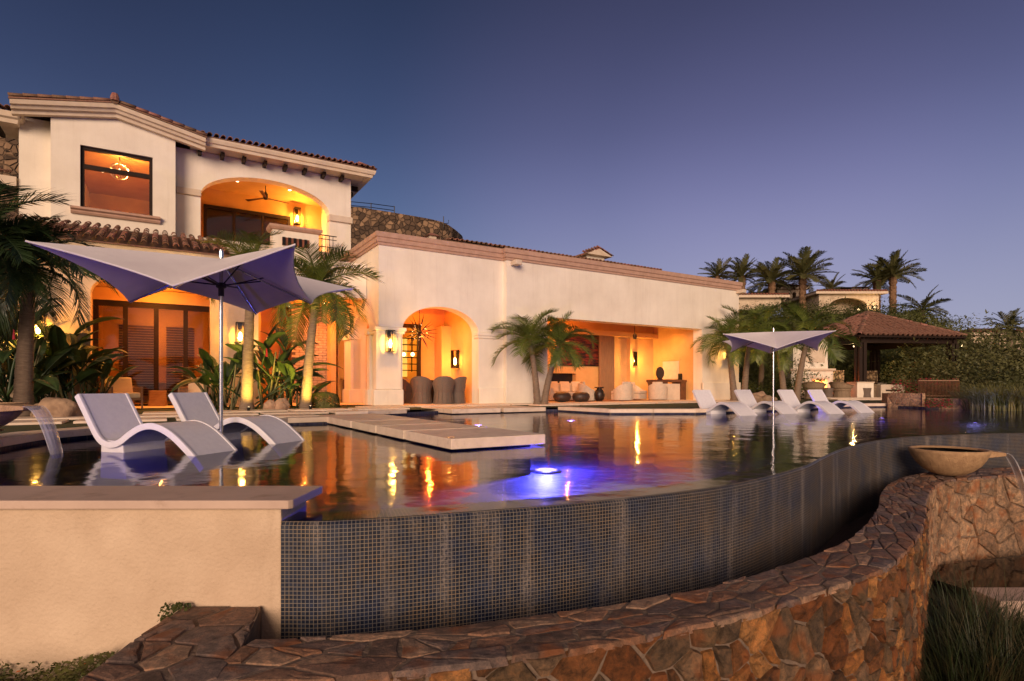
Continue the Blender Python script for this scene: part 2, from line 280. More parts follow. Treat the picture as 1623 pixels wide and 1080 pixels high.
# ---------------------------------------------------------------- builders
ORIG = {}
def setp(o, label=None, cat=None, group=None, kind=None):
    for k, x in (('label', label), ('category', cat), ('group', group), ('kind', kind)):
        if x: o[k] = x
    return o
def root(name, p, label, cat, group=None, house=False, rz=0):
    """an Empty at the base of a thing; p is (u,v,z) in the house frame or (x,y,z) in the world"""
    o = bpy.data.objects.new(name, None); COL.objects.link(o); o.empty_display_size = .2
    o.location = uvw(*p) if house else p; o.rotation_euler = (0, 0, HA if house else rz)
    ORIG[o.name] = Vector(p) if (house or not rz) else Vector((0, 0, 0))
    return setp(o, label, cat, group)
class MB:
    def __init__(s): s.v = []; s.f = []; s.uv = []
    def quad(s, a, b, c, d): i = len(s.v); s.v += [tuple(a), tuple(b), tuple(c), tuple(d)]; s.f.append((i, i + 1, i + 2, i + 3)); return s
    def poly(s, pts): i = len(s.v); s.v += [tuple(p) for p in pts]; s.f.append(tuple(range(i, i + len(pts)))); return s
    def box(s, x0, x1, y0, y1, z0, z1):
        if x0 > x1: x0, x1 = x1, x0
        if y0 > y1: y0, y1 = y1, y0
        if z0 > z1: z0, z1 = z1, z0
        i = len(s.v)
        s.v += [(x0, y0, z0), (x1, y0, z0), (x1, y1, z0), (x0, y1, z0), (x0, y0, z1), (x1, y0, z1), (x1, y1, z1), (x0, y1, z1)]
        s.f += [tuple(i + k for k in q) for q in ((0, 3, 2, 1), (4, 5, 6, 7), (0, 1, 5, 4), (1, 2, 6, 5), (2, 3, 7, 6), (3, 0, 4, 7))]; return s
    def hexa(s, lo, hi):
        i = len(s.v); s.v += [tuple(p) for p in lo] + [tuple(p) for p in hi]; n = len(lo)
        s.f.append(tuple(i + k for k in range(n))[::-1]); s.f.append(tuple(i + n + k for k in range(n)))
        for k in range(n): s.f.append((i + k, i + (k + 1) % n, i + n + (k + 1) % n, i + n + k))
        return s
    def prism(s, pts, z0, z1): return s.hexa([(p[0], p[1], z0) for p in pts], [(p[0], p[1], z1) for p in pts])
    def ext(s, pts, d): d = Vector(d); return s.hexa(pts, [Vector(p) + d for p in pts])
    def tube(s, pts, r, n=8, cap=True):
        pts = [Vector(p) for p in pts]; rs = r if isinstance(r, (list, tuple)) else [r] * len(pts); i0 = len(s.v)
        for k, p in enumerate(pts):
            d = (pts[min(k + 1, len(pts) - 1)] - pts[max(k - 1, 0)]).normalized()
            a = Vector((1, 0, 0)) if abs(d.z) > .9 else Vector((0, 0, 1))
            x = d.cross(a).normalized(); y = d.cross(x)
            for j in range(n):
                t = 2 * math.pi * j / n; s.v.append(tuple(p + (x * math.cos(t) + y * math.sin(t)) * rs[k]))
        for k in range(len(pts) - 1):
            for j in range(n):
                a = i0 + k * n + j; b = i0 + k * n + (j + 1) % n; s.f.append((a, b, b + n, a + n))
        if cap: s.f.append(tuple(i0 + j for j in range(n))[::-1]); s.f.append(tuple(i0 + (len(pts) - 1) * n + j for j in range(n)))
        return s
    def lathe(s, prof, c=(0, 0, 0), n=24, sx=1, sy=1):
        i0 = len(s.v)
        for r, z in prof:
            for j in range(n):
                t = 2 * math.pi * j / n; s.v.append((c[0] + r * sx * math.cos(t), c[1] + r * sy * math.sin(t), c[2] + z))
        for k in range(len(prof) - 1):
            for j in range(n):
                a = i0 + k * n + j; b = i0 + k * n + (j + 1) % n; s.f.append((a, b, b + n, a + n))
        if prof[0][0] > 1e-4: s.f.append(tuple(i0 + j for j in range(n))[::-1])
        if prof[-1][0] > 1e-4: s.f.append(tuple(i0 + (len(prof) - 1) * n + j for j in range(n)))
        return s
    def sweep(s, path, prof, closed=False):
        """mitred moulding: path of (x,y); profile of (out, z) where out lies to the right of the path"""
        n = len(path); P = [Vector((p[0], p[1])) for p in path]; i0 = len(s.v); m = len(prof)
        for k in range(n):
            ds = []
            if k > 0 or closed: ds.append((P[k] - P[k - 1]).normalized())
            if k < n - 1 or closed: ds.append((P[(k + 1) % n] - P[k]).normalized())
            ns = [Vector((-d.y, d.x)) for d in ds]; a = sum(ns, Vector((0, 0))).normalized(); sc_ = 1 / max(.3, a.dot(ns[0]))
            for o_, z in prof: q = P[k] + a * o_ * sc_; s.v.append((q.x, q.y, z))
        for k in range(n if closed else n - 1):
            k2 = (k + 1) % n
            for j in range(m):
                j2 = (j + 1) % m; s.f.append((i0 + k * m + j, i0 + k2 * m + j, i0 + k2 * m + j2, i0 + k * m + j2))
        if not closed: s.f.append(tuple(i0 + j for j in range(m))); s.f.append(tuple(i0 + (n - 1) * m + j for j in range(m))[::-1])
        return s
    def wall(s, x0, x1, y0, y1, z0, z1, ops=(), n=22):
        """wall along x with openings (xa, xb, za, zspring, rise)"""
        x = x0
        for xa, xb, za, zs, rise in sorted(ops):
            if xa > x: s.box(x, xa, y0, y1, z0, z1)
            if za > z0: s.box(xa, xb, y0, y1, z0, za)
            if rise <= 0: s.box(xa, xb, y0, y1, zs, z1)
            else:
                c, h = (xa + xb) / 2, (xb - xa) / 2; q = []
                for k in range(n + 1):
                    t = math.pi * (1 - k / n); q.append((c + h * math.cos(t), zs + rise * math.sin(t)))
                for (a, za_), (b, zb_) in zip(q, q[1:]):
                    s.hexa([(a, y0, za_), (b, y0, zb_), (b, y1, zb_), (a, y1, za_)], [(a, y0, z1), (b, y0, z1), (b, y1, z1), (a, y1, z1)])
            x = xb
        if x < x1: s.box(x, x1, y0, y1, z0, z1)
        return s
    def mesh(s, name, m, off=(0, 0, 0), smooth=False):
        me = bpy.data.meshes.new(name); o = Vector(off)
        me.from_pydata([tuple(Vector(p) - o) for p in s.v], [], s.f); me.update()
        if m: me.materials.append(MATS[m])
        if smooth:
            me.polygons.foreach_set('use_smooth', [True] * len(me.polygons))
        return me
    def build(s, name, m, parent=None, smooth=False, bevel=0, subd=0, origin=None, house=False, kind=None, fix=False, angle=None):
        if parent is not None: off = ORIG.get(parent.name, Vector((0, 0, 0)))
        elif origin is not None: off = Vector(origin)
        else:
            xs = [p[0] for p in s.v]; ys = [p[1] for p in s.v]; zs = [p[2] for p in s.v]
            off = Vector(((min(xs) + max(xs)) / 2, (min(ys) + max(ys)) / 2, min(zs)))
        me = s.mesh(name, m, off, smooth)
        if fix or bevel:
            bm = bmesh.new(); bm.from_mesh(me)
            bmesh.ops.remove_doubles(bm, verts=bm.verts, dist=1e-5); bmesh.ops.recalc_face_normals(bm, faces=bm.faces)
            if bevel: bmesh.ops.bevel(bm, geom=[e for e in bm.edges if len(e.link_faces) == 2 and e.calc_face_angle(0) > .5], offset=bevel, segments=2, affect='EDGES', profile=.6)
            bm.to_mesh(me); bm.free()
        o = bpy.data.objects.new(name, me); COL.objects.link(o)
        if parent is not None: o.parent = parent; ORIG[o.name] = off if parent.name in ORIG else Vector((0, 0, 0))
        else:
            o.location = uvw(*off) if house else off
            if house: o.rotation_euler = (0, 0, HA)
            ORIG[o.name] = off
        if subd:
            md = o.modifiers.new('s', 'SUBSURF'); md.levels = subd; md.render_levels = subd
        if kind: o['kind'] = kind
        return o
def child(name, me, parent, loc=(0, 0, 0), rot=(0, 0, 0), scale=(1, 1, 1), mtx=None):
    o = bpy.data.objects.new(name, me); COL.objects.link(o); o.parent = parent
    if mtx is not None: o.matrix_local = mtx
    else: o.location = loc; o.rotation_euler = rot; o.scale = scale
    return o
def dup(o, parent=None):
    c = o.copy(); COL.objects.link(c); c.parent = parent
    if parent is not None: c.matrix_parent_inverse = o.matrix_parent_inverse.copy()
    for ch in o.children: dup(ch, c)
    return c
def place(o, loc, rz=0, label=None, scale=None):
    o.location = loc; o.rotation_euler = (0, 0, rz)
    if scale: o.scale = (scale,) * 3 if not isinstance(scale, tuple) else scale
    if label: o['label'] = label
    return o
def lamp(kind, loc, energy, col=(1, .5, .14), size=.1, parent=None, d=None, spot=None, name='lamp_light', blend=.5):
    l = bpy.data.lights.new(name, kind); l.energy = energy * GLOW; l.color = col
    if kind == 'AREA': l.size = size; l.shape = 'DISK'
    elif kind == 'SPOT': l.shadow_soft_size = size; l.spot_size = rad(spot or 90); l.spot_blend = blend
    else: l.shadow_soft_size = size
    o = bpy.data.objects.new(name, l); COL.objects.link(o); o.location = loc
    if d is not None: o.rotation_euler = (-Vector(d)).to_track_quat('Z', 'Y').to_euler()
    if parent is not None: o.parent = parent
    return o
def bez(p0, p1, p2, n):
    p0, p1, p2 = Vector(p0), Vector(p1), Vector(p2)
    return [p0 * (1 - t) ** 2 + p1 * 2 * t * (1 - t) + p2 * t * t for t in (k / n for k in range(n + 1))]
def flat(name, pts, z, m, hole=None, kind='structure', uvs=False):
    tris = tessellate_polygon([[Vector((p[0], p[1], 0)) for p in pts]])
    me = bpy.data.meshes.new(name); c = Vector((sum(p[0] for p in pts) / len(pts), sum(p[1] for p in pts) / len(pts), 0))
    me.from_pydata([(p[0], p[1], z) for p in pts], [], [tuple(t) for t in tris]); me.update()
    bm = bmesh.new(); bm.from_mesh(me); bmesh.ops.recalc_face_normals(bm, faces=bm.faces)
    if bm.faces and sum(f.normal.z for f in bm.faces) < 0: bmesh.ops.reverse_faces(bm, faces=bm.faces)
    bm.to_mesh(me); bm.free()
    me.materials.append(MATS[m]); o = bpy.data.objects.new(name, me); COL.objects.link(o)
    if kind: o['kind'] = kind
    return o
def smooth_path(pts, n=8, closed=False):
    """Catmull-Rom through the points"""
    P = [Vector(p) for p in pts]; out = []
    for i in range(len(P) - 1):
        p0 = P[max(i - 1, 0)]; p1 = P[i]; p2 = P[i + 1]; p3 = P[min(i + 2, len(P) - 1)]
        for k in range(n):
            t = k / n
            out.append(.5 * ((2 * p1) + (p2 - p0) * t + (2 * p0 - 5 * p1 + 4 * p2 - p3) * t * t + (3 * p1 - p0 - 3 * p2 + p3) * t ** 3))
    out.append(P[-1]); return out
# ================================================================ GROUND AND POOL
FL = .15      # level of the terraces and floors
edge_px = [(380, 827), (447, 825.5), (520, 825), (630, 819), (755, 810), (880, 800), (1000, 788), (1109, 775), (1170, 765), (1223, 753), (1278, 737), (1306, 723), (1338, 710), (1384, 699), (1443, 692), (1521, 688.5), (1622, 686)]
edge = [hz(x, y, 0).to_2d() for x, y in edge_px] + [Vector((11.5, 10.1)), Vector((15, 10.6)), Vector((19, 11.2)), Vector((24, 12))]
edge = smooth_path(edge, 6)
E0 = uvw(*to_uv(hz(880, 652, 0)))
far = [(24, 17.5), (20.5, 18.3), (18.4, 19.6), (17.3, 20.7), (14.9, 20.7), (14.6, 22.4), (13.0, 22.0), (9.6, 19.2), (5.3, 16.55), (2.8, 16.45), (1.5, 18.5)]
s2 = hz(878, 654, 0); s1 = hz(712, 657, 0)
far += [(s1.x - .25, s1.y + .9), tuple(uvw(5.35, 15.2).to_2d()), tuple(uvw(4.6, 15.0).to_2d()), tuple(uvw(3.2, 12.45).to_2d())]
left = [Vector(p) for p in [tuple(uvw(2.2, 12.45).to_2d()), (-4.75, 10.9), (-5.9, 9.9), (-6.55, 8.9), (-6.55, 7.8), (-6.2, 6.8), (-5.9, 5.8), (-5.95, 4.8), (-6.4, 3.9)]]
left = smooth_path(left, 5)
near_left = [(-6.4, 3.62), (-1.35, 3.62)]
pool = [tuple(p) for p in edge if p.x > -1.36] + far + [tuple(p) for p in left] + near_left
o = flat('pool_water', pool, 0.0, 'pool_water', kind='structure')
flat('pool_floor', [(-6.7, 3.5)] + [(p[0], p[1] + .22) for p in edge if p[0] > -1.4] + [(24, 18), (19, 19.8), (17.5, 21), (15, 21), (14.8, 22.6), (9.4, 19.7), (5.2, 16.9), (3, 16.9), (1.5, 19), (-2.2, 17.8), (-3.5, 17), (-5, 12.4), (-6.9, 9.8), (-6.9, 6)], -.40, 'mosaic_floor')
# inner lining of the pool under the coping, dark tile at the waterline
lin = MB(); lp = far + [tuple(p) for p in left]
for a, b in zip(lp, lp[1:]): lin.quad((*a, -.45), (*b, -.45), (*b, .07), (*a, .07))
lo = lin.build('pool_lining', 'mosaic_floor', kind='structure')
# infinity edge: mosaic wall with real thickness
vw = [p for p in edge if p.x > -1.36]
vw = [Vector((-1.352, vw[0].y))] + vw
s_len = [0]
for a, b in zip(vw, vw[1:]): s_len.append(s_len[-1] + (b - a).length)
nor = []
for k in range(len(vw)):
    d = (vw[min(k + 1, len(vw) - 1)] - vw[max(k - 1, 0)]).normalized(); nor.append(Vector((-d.y, d.x)))
me = bpy.data.meshes.new('infinity_edge_wall'); V_ = []; Fc = []; UV_ = []
rows = [(0.0, -1.3, 0), (0.0, -.03, 1.27), (.02, -.008, 1.30), (.30, -.012, 1.58), (.32, -.42, 1.98)]
for p, nn, s in zip(vw, nor, s_len):
    for off, z, tv in rows: q = p + nn * off; V_.append((q.x, q.y, z)); UV_.append((s, tv))
m_ = len(rows)
for k in range(len(vw) - 1):
    for j in range(m_ - 1): Fc.append((k * m_ + j, (k + 1) * m_ + j, (k + 1) * m_ + j + 1, k * m_ + j + 1))
me.from_pydata(V_, [], Fc); uvl = me.uv_layers.new(name='UV')
for l in me.loops: uvl.data[l.index].uv = UV_[l.vertex_index]
me.materials.append(MATS['mosaic_wall'])
iw = bpy.data.objects.new('infinity_edge_wall', me); COL.objects.link(iw)
setp(iw, 'long curving pool wall of tiny dark blue mosaic tiles streaked with lime', 'pool wall')
# water film just wetting the top of the wall
# pool gutter floor between mosaic wall and stone wall
flat('gutter_floor', [tuple(hz(x, y, -.5).to_2d()) for x, y in ((390, 1030), (592, 1020), (818, 995), (1068, 960), (1277, 900), (1360, 865), (1410, 825), (1425, 780), (1460, 760), (1520, 750), (1700, 745))] + [(24, 10), (24, 12.4)] + [(p.x, p.y + .1) for p in edge[::-1] if p.x > -1.3], -1.02, 'soil')
# ---- white retaining wall with its coping, at the left of the infinity edge
rw = root('retaining_wall', (-4.0, 3.6, -1.4), 'cream stucco retaining wall with a thick stone coping at the left of the mosaic pool wall', 'wall')
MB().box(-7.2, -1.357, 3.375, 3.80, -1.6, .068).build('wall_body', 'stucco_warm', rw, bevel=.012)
xs = [-7.3, -4.3, -1.32]
cp = MB().prism([(-7.3, 3.315), (-1.30, 3.335), (-1.28, 3.36), (-1.265, 3.84), (-7.3, 3.84)], .07, .122)
cp.build('coping_slab', 'coping_stone', rw, bevel=.008)
# ---- terraces behind the pool
g_pts = far[::-1]
ground = [(-45, 4.2), (-7.3, 4.2)] + [(p.x - .34, p.y + .05) for p in left[::-1]][1:] + [tuple(uvw(1.9, 12.9).to_2d()), tuple(uvw(4.45, 15.35).to_2d()), tuple(uvw(5.3, 15.6).to_2d()), (s1.x - .1, s1.y + 1.25), (1.3, 19.0), (2.75, 16.95), (5.25, 17.0), (9.4, 19.6), (12.8, 22.5), (15.2, 22.9), (15.4, 23.6), (18.5, 23.4), (24, 23.2), (44, 30), (60, 62), (-60, 62)]
flat('garden_ground', ground, FL - .03, 'lawn')
# lower ground and far terrain as one sheet with hills behind the house
def tz(x, y):
    z = -2.05
    def ss(a, b, t): t = max(0, min(1, (t - a) / (b - a))); return t * t * (3 - 2 * t)
    back = ss(24, 60, y - .25 * max(0, -x) ) if y > 0 else 0
    z += 2.0 * ss(20, 26, y) * (1 if x < 60 else 1)
    z += 7.5 * ss(42, 75, y) * ss(120, 40, x) + 16 * ss(28, 60, y) * ss(8, -18, x)
    z += 1.2 * math.sin(x * .11) * math.cos(y * .09) * ss(45, 90, y)
    return z
bm = bmesh.new()
gx = [-1500, -600, -250, -120, -80] + [-60 + 4 * i for i in range(36)] + [90, 120, 180, 300, 700, 1500]
gy = [-400, -80, -20, -6, 0, 4, 8, 12, 16, 20, 22, 24, 26, 30] + [34 + 4 * i for i in range(20)] + [120, 150, 220, 400, 900, 2500]
vv = [[bm.verts.new((x, y, tz(x, y) - .12)) for x in gx] for y in gy]
for j in range(len(gy) - 1):
    for i in range(len(gx) - 1): bm.faces.new((vv[j][i], vv[j][i + 1], vv[j + 1][i + 1], vv[j + 1][i]))
me = bpy.data.meshes.new('terrain'); bm.to_mesh(me); bm.free(); me.materials.append(MATS['hill_scrub'])
me.polygons.foreach_set('use_smooth', [True] * len(me.polygons))
terr = bpy.data.objects.new('terrain', me); COL.objects.link(terr); terr['kind'] = 'structure'
# house floor slab and paving
floor = MB().poly([uvw(-12, 20.2, FL), uvw(5.9, 20.2, FL), uvw(6.2, 19.0, FL), uvw(25.5, 18.6, FL), uvw(25.5, 27, FL), uvw(-12, 27, FL)])
fl = bpy.data.objects.new('patio_floor', floor.mesh('patio_floor', 'travertine')); COL.objects.link(fl); fl['kind'] = 'structure'
fl.location.z = .006; ORIG[fl.name] = Vector((0, 0, .006))
# large paving slabs set in the lawn, in bands parallel to the facade (parts of the terrace)
terrace = root('terrace_paving', (0, 0, 0), None, None); terrace['kind'] = 'structure'
br_ = None
def slab(u0, u1, v0, v1, z0=FL - .08, z1=FL + .012, parent=terrace, name='paving_slab', m='travertine', bev=.012):
    g = .02 if parent is not br_ else .035
    return MB().prism([uvw(u0 + g, v0 + g), uvw(u1 - g, v0 + g), uvw(u1 - g, v1 - g), uvw(u0 + g, v1 - g)], z0, z1).build(name, m, parent, bevel=bev)
for v0, v1, ua, ub, st in ((16.2, 17.3, -9, 6.4, 1.6), (17.9, 18.75, 5.4, 25, 1.8), (13.0, 14.0, -3, 3.0, 1.5), (14.6, 15.6, -6, 4.6, 1.5)):
    u = ua
    while u < ub: slab(u, min(u + st, ub), v0, v1); u += st + (.12 if v0 < 17 else .05)
for k in range(6): slab(11.3 + k * 1.9, 11.3 + k * 1.9 + 1.8, 16.6, 17.4)
# pool coping stones
def coping(pts, wd, zt=FL, zb=.045, step=1.1, over=.03):
    P = [Vector(p) for p in pts]; L = [0]
    for a, b in zip(P, P[1:]): L.append(L[-1] + (b - a).length)
    def at(s):
        for k in range(len(P) - 1):
            if s <= L[k + 1] or k == len(P) - 2:
                d = (P[k + 1] - P[k]); t = (s - L[k]) / d.length; return P[k] + d * t, Vector((d.y, -d.x)).normalized()
    n = max(1, round(L[-1] / step))
    for k in range(n):
        a, na = at(L[-1] * k / n + .006); b, nb = at(L[-1] * (k + 1) / n - .006)
        q = [a - na * over, b - nb * over, b + nb * wd, a + na * wd]
        MB().prism([(p.x, p.y) for p in q], zb, zt).build('coping_stone', 'travertine', terrace, bevel=.008)
coping([(p.x, p.y) for p in left], .42)
coping([tuple(uvw(2.25, 12.45).to_2d()), tuple(uvw(.5, 12.3).to_2d())][::-1] if False else [tuple(uvw(3.2, 12.45).to_2d()), tuple(uvw(2.2, 12.45).to_2d())], .42)
for seg in ([(13.0, 22.0), (9.6, 19.2)], [(9.6, 19.2), (5.3, 16.55)], [(5.3, 16.55), (2.8, 16.45)], [(2.8, 16.45), (1.5, 18.5)], [(14.6, 22.4), (13.0, 22.0)], [tuple(uvw(5.35, 15.2).to_2d()), tuple(uvw(4.6, 15.0).to_2d())], [tuple(uvw(5.9, 15.35).to_2d()), tuple(uvw(5.35, 15.2).to_2d())]):
    coping(seg, .42)
# big pale slabs floating over the water
br = root('slab_walkway', (*hz(713, 714, .02).to_2d(), .02), 'low walkway of thick pale stone slabs running out over the pool water', 'walkway')
c0 = to_uv(hz(713, 714, .02)); W_ = 1.46; br_ = br
vs = [c0[1], c0[1] + 1.62, c0[1] + 2.9, c0[1] + 4.35, c0[1] + 6.05, c0[1] + 7.2]
for a, b in zip(vs, vs[1:]): slab(c0[0], c0[0] + W_, a + .002, b - .025, .022, .152, br, 'stone_slab', bev=.01)
MB().prism([uvw(c0[0] + .18, c0[1] + .18), uvw(c0[0] + W_ - .18, c0[1] + .18), uvw(c0[0] + W_ - .18, c0[1] + 7), uvw(c0[0] + .18, c0[1] + 7)], -.40, .02).build('support', 'mosaic_floor', br)
MB().lathe([(.0, .155), (.05, .158), (.055, .15), (.055, .14)], (*uvw(c0[0] + .12, c0[1] + .22).to_2d(), 0), 14).build('step_light', 'steel', br)
b2 = root('stepping_slab', (*s1.to_2d(), .02), 'two broad pale slabs stepping over the pool in front of the dining arch', 'walkway')
a1 = to_uv(s1); a2 = to_uv(s2)
for ua, ub in ((a1[0], a1[0] + (a2[0] - a1[0]) * .5), (a1[0] + (a2[0] - a1[0]) * .5 + .07, a2[0])):
    slab(ua, ub, 14.85, 17.2, .022, .150, b2, 'stone_slab')
# ================================================================ MAIN BLOCK
V0 = 19.29; VB = V0 - .25
U0 = 6.40; US = 11.39; UE = 25.26; ZT = 5.72; ZC = 6.15
mb = root('main_house_wing', (15.8, 22, FL), 'long low cream stucco wing with an arched dining room and a wide open lounge', 'house', house=True)
B = lambda: MB()
wl = B().wall(U0, US, V0, V0 + .55, FL, ZT, [(7.26, 10.30, FL, 2.80, .92)])
wl.build('front_wall', 'stucco', mb)
B().wall(US + .0, UE, VB, VB + .55, FL, ZT, [(13.32, 22.5, FL, 3.61, 0)]).build('lounge_front_wall', 'stucco', mb)
# side wall (u = U0) with arch on the porch
sw = MB().wall(V0 + .552, 25.2, 0, .5, FL, ZT, [(20.35, 22.35, FL, 2.75, .75), (23.3, 24.6, FL, 2.75, .5)])
sw.v = [(U0 + .5 - y, x, z) for x, y, z in sw.v]; sw.build('side_wall', 'stucco', mb)
B().box(UE - .4, UE, VB + .552, 27, FL, ZT).build('end_wall', 'stucco', mb)
# roof deck
B().box(U0 + .1, UE - .1, V0 + .1, 27, ZT - .25, ZT - .05).build('roof_deck', 'stucco', mb)
# cornice of pink cantera stone
prof = [(0, 5.70), (.05, 5.70), (.05, 5.78), (.09, 5.80), (.09, 5.94), (.13, 5.97), (.13, 6.13), (.10, 6.15), (-.3, 6.15), (-.3, 5.70)]
path = [(U0, 25.2), (U0, V0), (US, V0), (US, VB), (UE, VB), (UE, 26)]
B().sweep(path, [(-o_, z) for o_, z in prof]).build('cornice', 'cantera', mb, fix=True) if False else B().sweep(path[::-1], prof).build('cornice', 'cantera', mb, fix=True)
# pier with capital and plinth, left of the arch
pc = root('tmp', (0, 0, 0), None, None) if False else None
B().box(6.30, 7.2, V0 - .045, V0 + .2, .71, 2.66).build('pier_face', 'stucco', mb, bevel=.01)
B().box(6.20, 7.262, V0 - .13, V0 + .2, FL, .70).build('pier_plinth', 'stucco', mb, bevel=.03)
cpf = [(0, 2.62), (.06, 2.66), (.06, 2.72), (.11, 2.76), (.11, 2.86), (.0, 2.89)]
B().sweep([(7.262, V0 + .3), (7.262, V0), (6.36, V0), (6.36, V0 + 1)][::1] and [(6.36, V0 + 1), (6.36, V0), (7.262, V0), (7.262, V0 + .3)][::-1], cpf).build('pier_capital', 'stucco', mb, fix=True)
B().box(6.62, 7.0, V0 - .142, V0 - .1, .28, .56).build('vent_cover', 'stucco', mb, bevel=.008)
# plinth and capital right of the arch
B().box(10.30, US + .0, V0 - .08, V0 + .1, FL, .74).build('plinth', 'stucco', mb, bevel=.02)
B().box(US - .06, 13.32, VB - .07, VB + .1, FL, 1.02).build('plinth', 'stucco', mb, bevel=.02)
B().box(22.5, UE + .06, VB - .07, VB + .1, FL, 1.02).build('plinth', 'stucco', mb, bevel=.02)
B().sweep([(10.30, V0 + .3), (10.30, V0), (US - .01, V0)][::-1], [(o_ * .7, z) for o_, z in cpf]).build('capital_band', 'stucco', mb, fix=True)
B().box(10.32, 10.36, V0 + .2, V0 + .26, FL, 3.2).build('screen_track', 'cream_trim', mb)
# side piers of the porch arch
B().box(U0 - .10, U0 + .3, 20.0, 20.35, FL, 2.62).build('side_pier', 'stucco', mb, bevel=.01)
B().box(U0 - .10, U0 + .3, 22.35, 23.3, FL, 2.62).build('side_pier', 'stucco', mb, bevel=.01)
for a, b in ((19.98, 20.40), (22.30, 23.35)):
    B().box(U0 - .17, U0 + .3, a, b, 2.64, 2.86).build('pier_capital', 'stucco', mb, bevel=.03)
    B().box(U0 - .17, U0 + .3, a, b, FL, .70).build('pier_plinth', 'stucco', mb, bevel=.03)
# waterspouts on the wall
for px_, py_ in ((817, 419), (1166, 463)):
    u_, z_ = hv(px_, py_, VB - .15)
    if px_ > 1000: u_ = UE - .1
    B().box(u_ - .14, u_ + .14, VB - .42, VB - .002, z_ - .05, z_ + .13).build('waterspout', 'cream_trim', mb, bevel=.025)
# inner room 1 (dining): back wall, side walls, ceilings
RV = 22.7
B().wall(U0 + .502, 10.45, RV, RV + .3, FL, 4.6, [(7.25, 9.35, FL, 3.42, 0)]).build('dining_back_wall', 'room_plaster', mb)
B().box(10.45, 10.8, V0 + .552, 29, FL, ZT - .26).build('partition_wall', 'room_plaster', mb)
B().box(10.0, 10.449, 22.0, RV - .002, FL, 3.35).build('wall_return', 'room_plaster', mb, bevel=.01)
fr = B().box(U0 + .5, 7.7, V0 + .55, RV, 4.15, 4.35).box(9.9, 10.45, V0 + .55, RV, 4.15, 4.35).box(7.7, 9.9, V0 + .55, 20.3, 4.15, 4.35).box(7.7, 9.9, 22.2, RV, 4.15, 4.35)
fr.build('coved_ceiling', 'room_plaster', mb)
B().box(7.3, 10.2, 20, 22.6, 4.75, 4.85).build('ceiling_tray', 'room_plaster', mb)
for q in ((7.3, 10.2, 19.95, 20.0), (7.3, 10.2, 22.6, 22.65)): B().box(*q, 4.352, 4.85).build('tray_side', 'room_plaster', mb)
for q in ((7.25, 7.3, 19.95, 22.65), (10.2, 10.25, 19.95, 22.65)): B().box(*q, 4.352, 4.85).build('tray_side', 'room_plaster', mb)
B().box(7.25, 7.40, RV - .05, RV + .08, FL, 3.42).box(9.2, 9.35, RV - .05, RV + .08, FL, 3.42).box(7.4, 9.2, RV - .05, RV + .08, 3.27, 3.42).build('door_frame', 'dark_wood', mb)
# the bar room behind
B().box(U0 - .5, 10.45, 27.2, 27.4, FL, 4.6).build('bar_back_wall', 'room_plaster', mb)
B().box(U0 - .5, 10.45, RV + .302, 27.2, 3.7, 3.85).build('bar_ceiling', 'room_plaster', mb)
B().box(U0 - .7, U0 - .5, RV + .302, 27.2, FL, 3.85).build('bar_side_wall', 'room_plaster', mb)
# inner room 2 (lounge)
LV = 22.3
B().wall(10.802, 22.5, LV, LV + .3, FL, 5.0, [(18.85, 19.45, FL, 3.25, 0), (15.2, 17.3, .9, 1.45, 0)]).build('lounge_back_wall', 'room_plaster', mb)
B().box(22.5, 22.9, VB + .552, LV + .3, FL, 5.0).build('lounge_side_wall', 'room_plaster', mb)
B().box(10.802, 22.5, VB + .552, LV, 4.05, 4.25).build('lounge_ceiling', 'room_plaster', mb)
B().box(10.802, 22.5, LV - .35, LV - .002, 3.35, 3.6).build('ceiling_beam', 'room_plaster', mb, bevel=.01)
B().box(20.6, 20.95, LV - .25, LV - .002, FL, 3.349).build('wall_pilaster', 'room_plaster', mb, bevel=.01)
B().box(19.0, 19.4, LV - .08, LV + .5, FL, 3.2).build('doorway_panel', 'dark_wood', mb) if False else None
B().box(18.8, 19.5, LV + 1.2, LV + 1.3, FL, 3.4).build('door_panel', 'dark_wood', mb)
B().box(15.0, 17.5, LV + .301, LV + .8, .8, 1.6).build('fireplace_recess', 'dark_bronze', mb)
# niche on the side wall
B().sweep([(22.5, 20.4), (22.5, 21.7)], [(0, 2.15), (.05, 2.15), (.05, 2.2), (0, 2.22)]).build('niche_moulding', 'room_plaster', mb, fix=True)
B().box(22.47, 22.499, 20.5, 21.6, 1.2, 2.12).build('wall_panel', 'cream_trim', mb, bevel=.008)
# rear tile roof: row of barrel tiles showing over the parapet, with its little cupola
def tile_mesh(name, L=.42, r0=.085, r1=.07, n=7, up=True, t=.014):
    b = MB(); i0 = 0
    for y, r in ((0, r0), (L, r1)):
        for rr in (r, r - t):
            for k in range(n):
                a = math.pi * k / (n - 1); b.v.append((math.cos(a) * rr, y, (math.sin(a) * rr) if up else -math.sin(a) * rr + .02))
    for k in range(n - 1):
        b.f += [(k, k + 1, 2 * n + k + 1, 2 * n + k), (n + k, 3 * n + k, 3 * n + k + 1, n + k + 1), (k, n + k, n + k + 1, k + 1), (2 * n + k, 2 * n + k + 1, 3 * n + k + 1, 3 * n + k)]
    b.f += [(0, 2 * n, 3 * n, n), (n - 1, 2 * n - 1, 4 * n - 1, 3 * n - 1)]
    me = b.mesh(name, 'tile_roof'); me.polygons.foreach_set('use_smooth', [True] * len(me.polygons)); return me
TILE = tile_mesh('roof_tile'); PAN = tile_mesh('pan_tile', up=False); CAPT = tile_mesh('ridge_tile', .45, .13, .11)
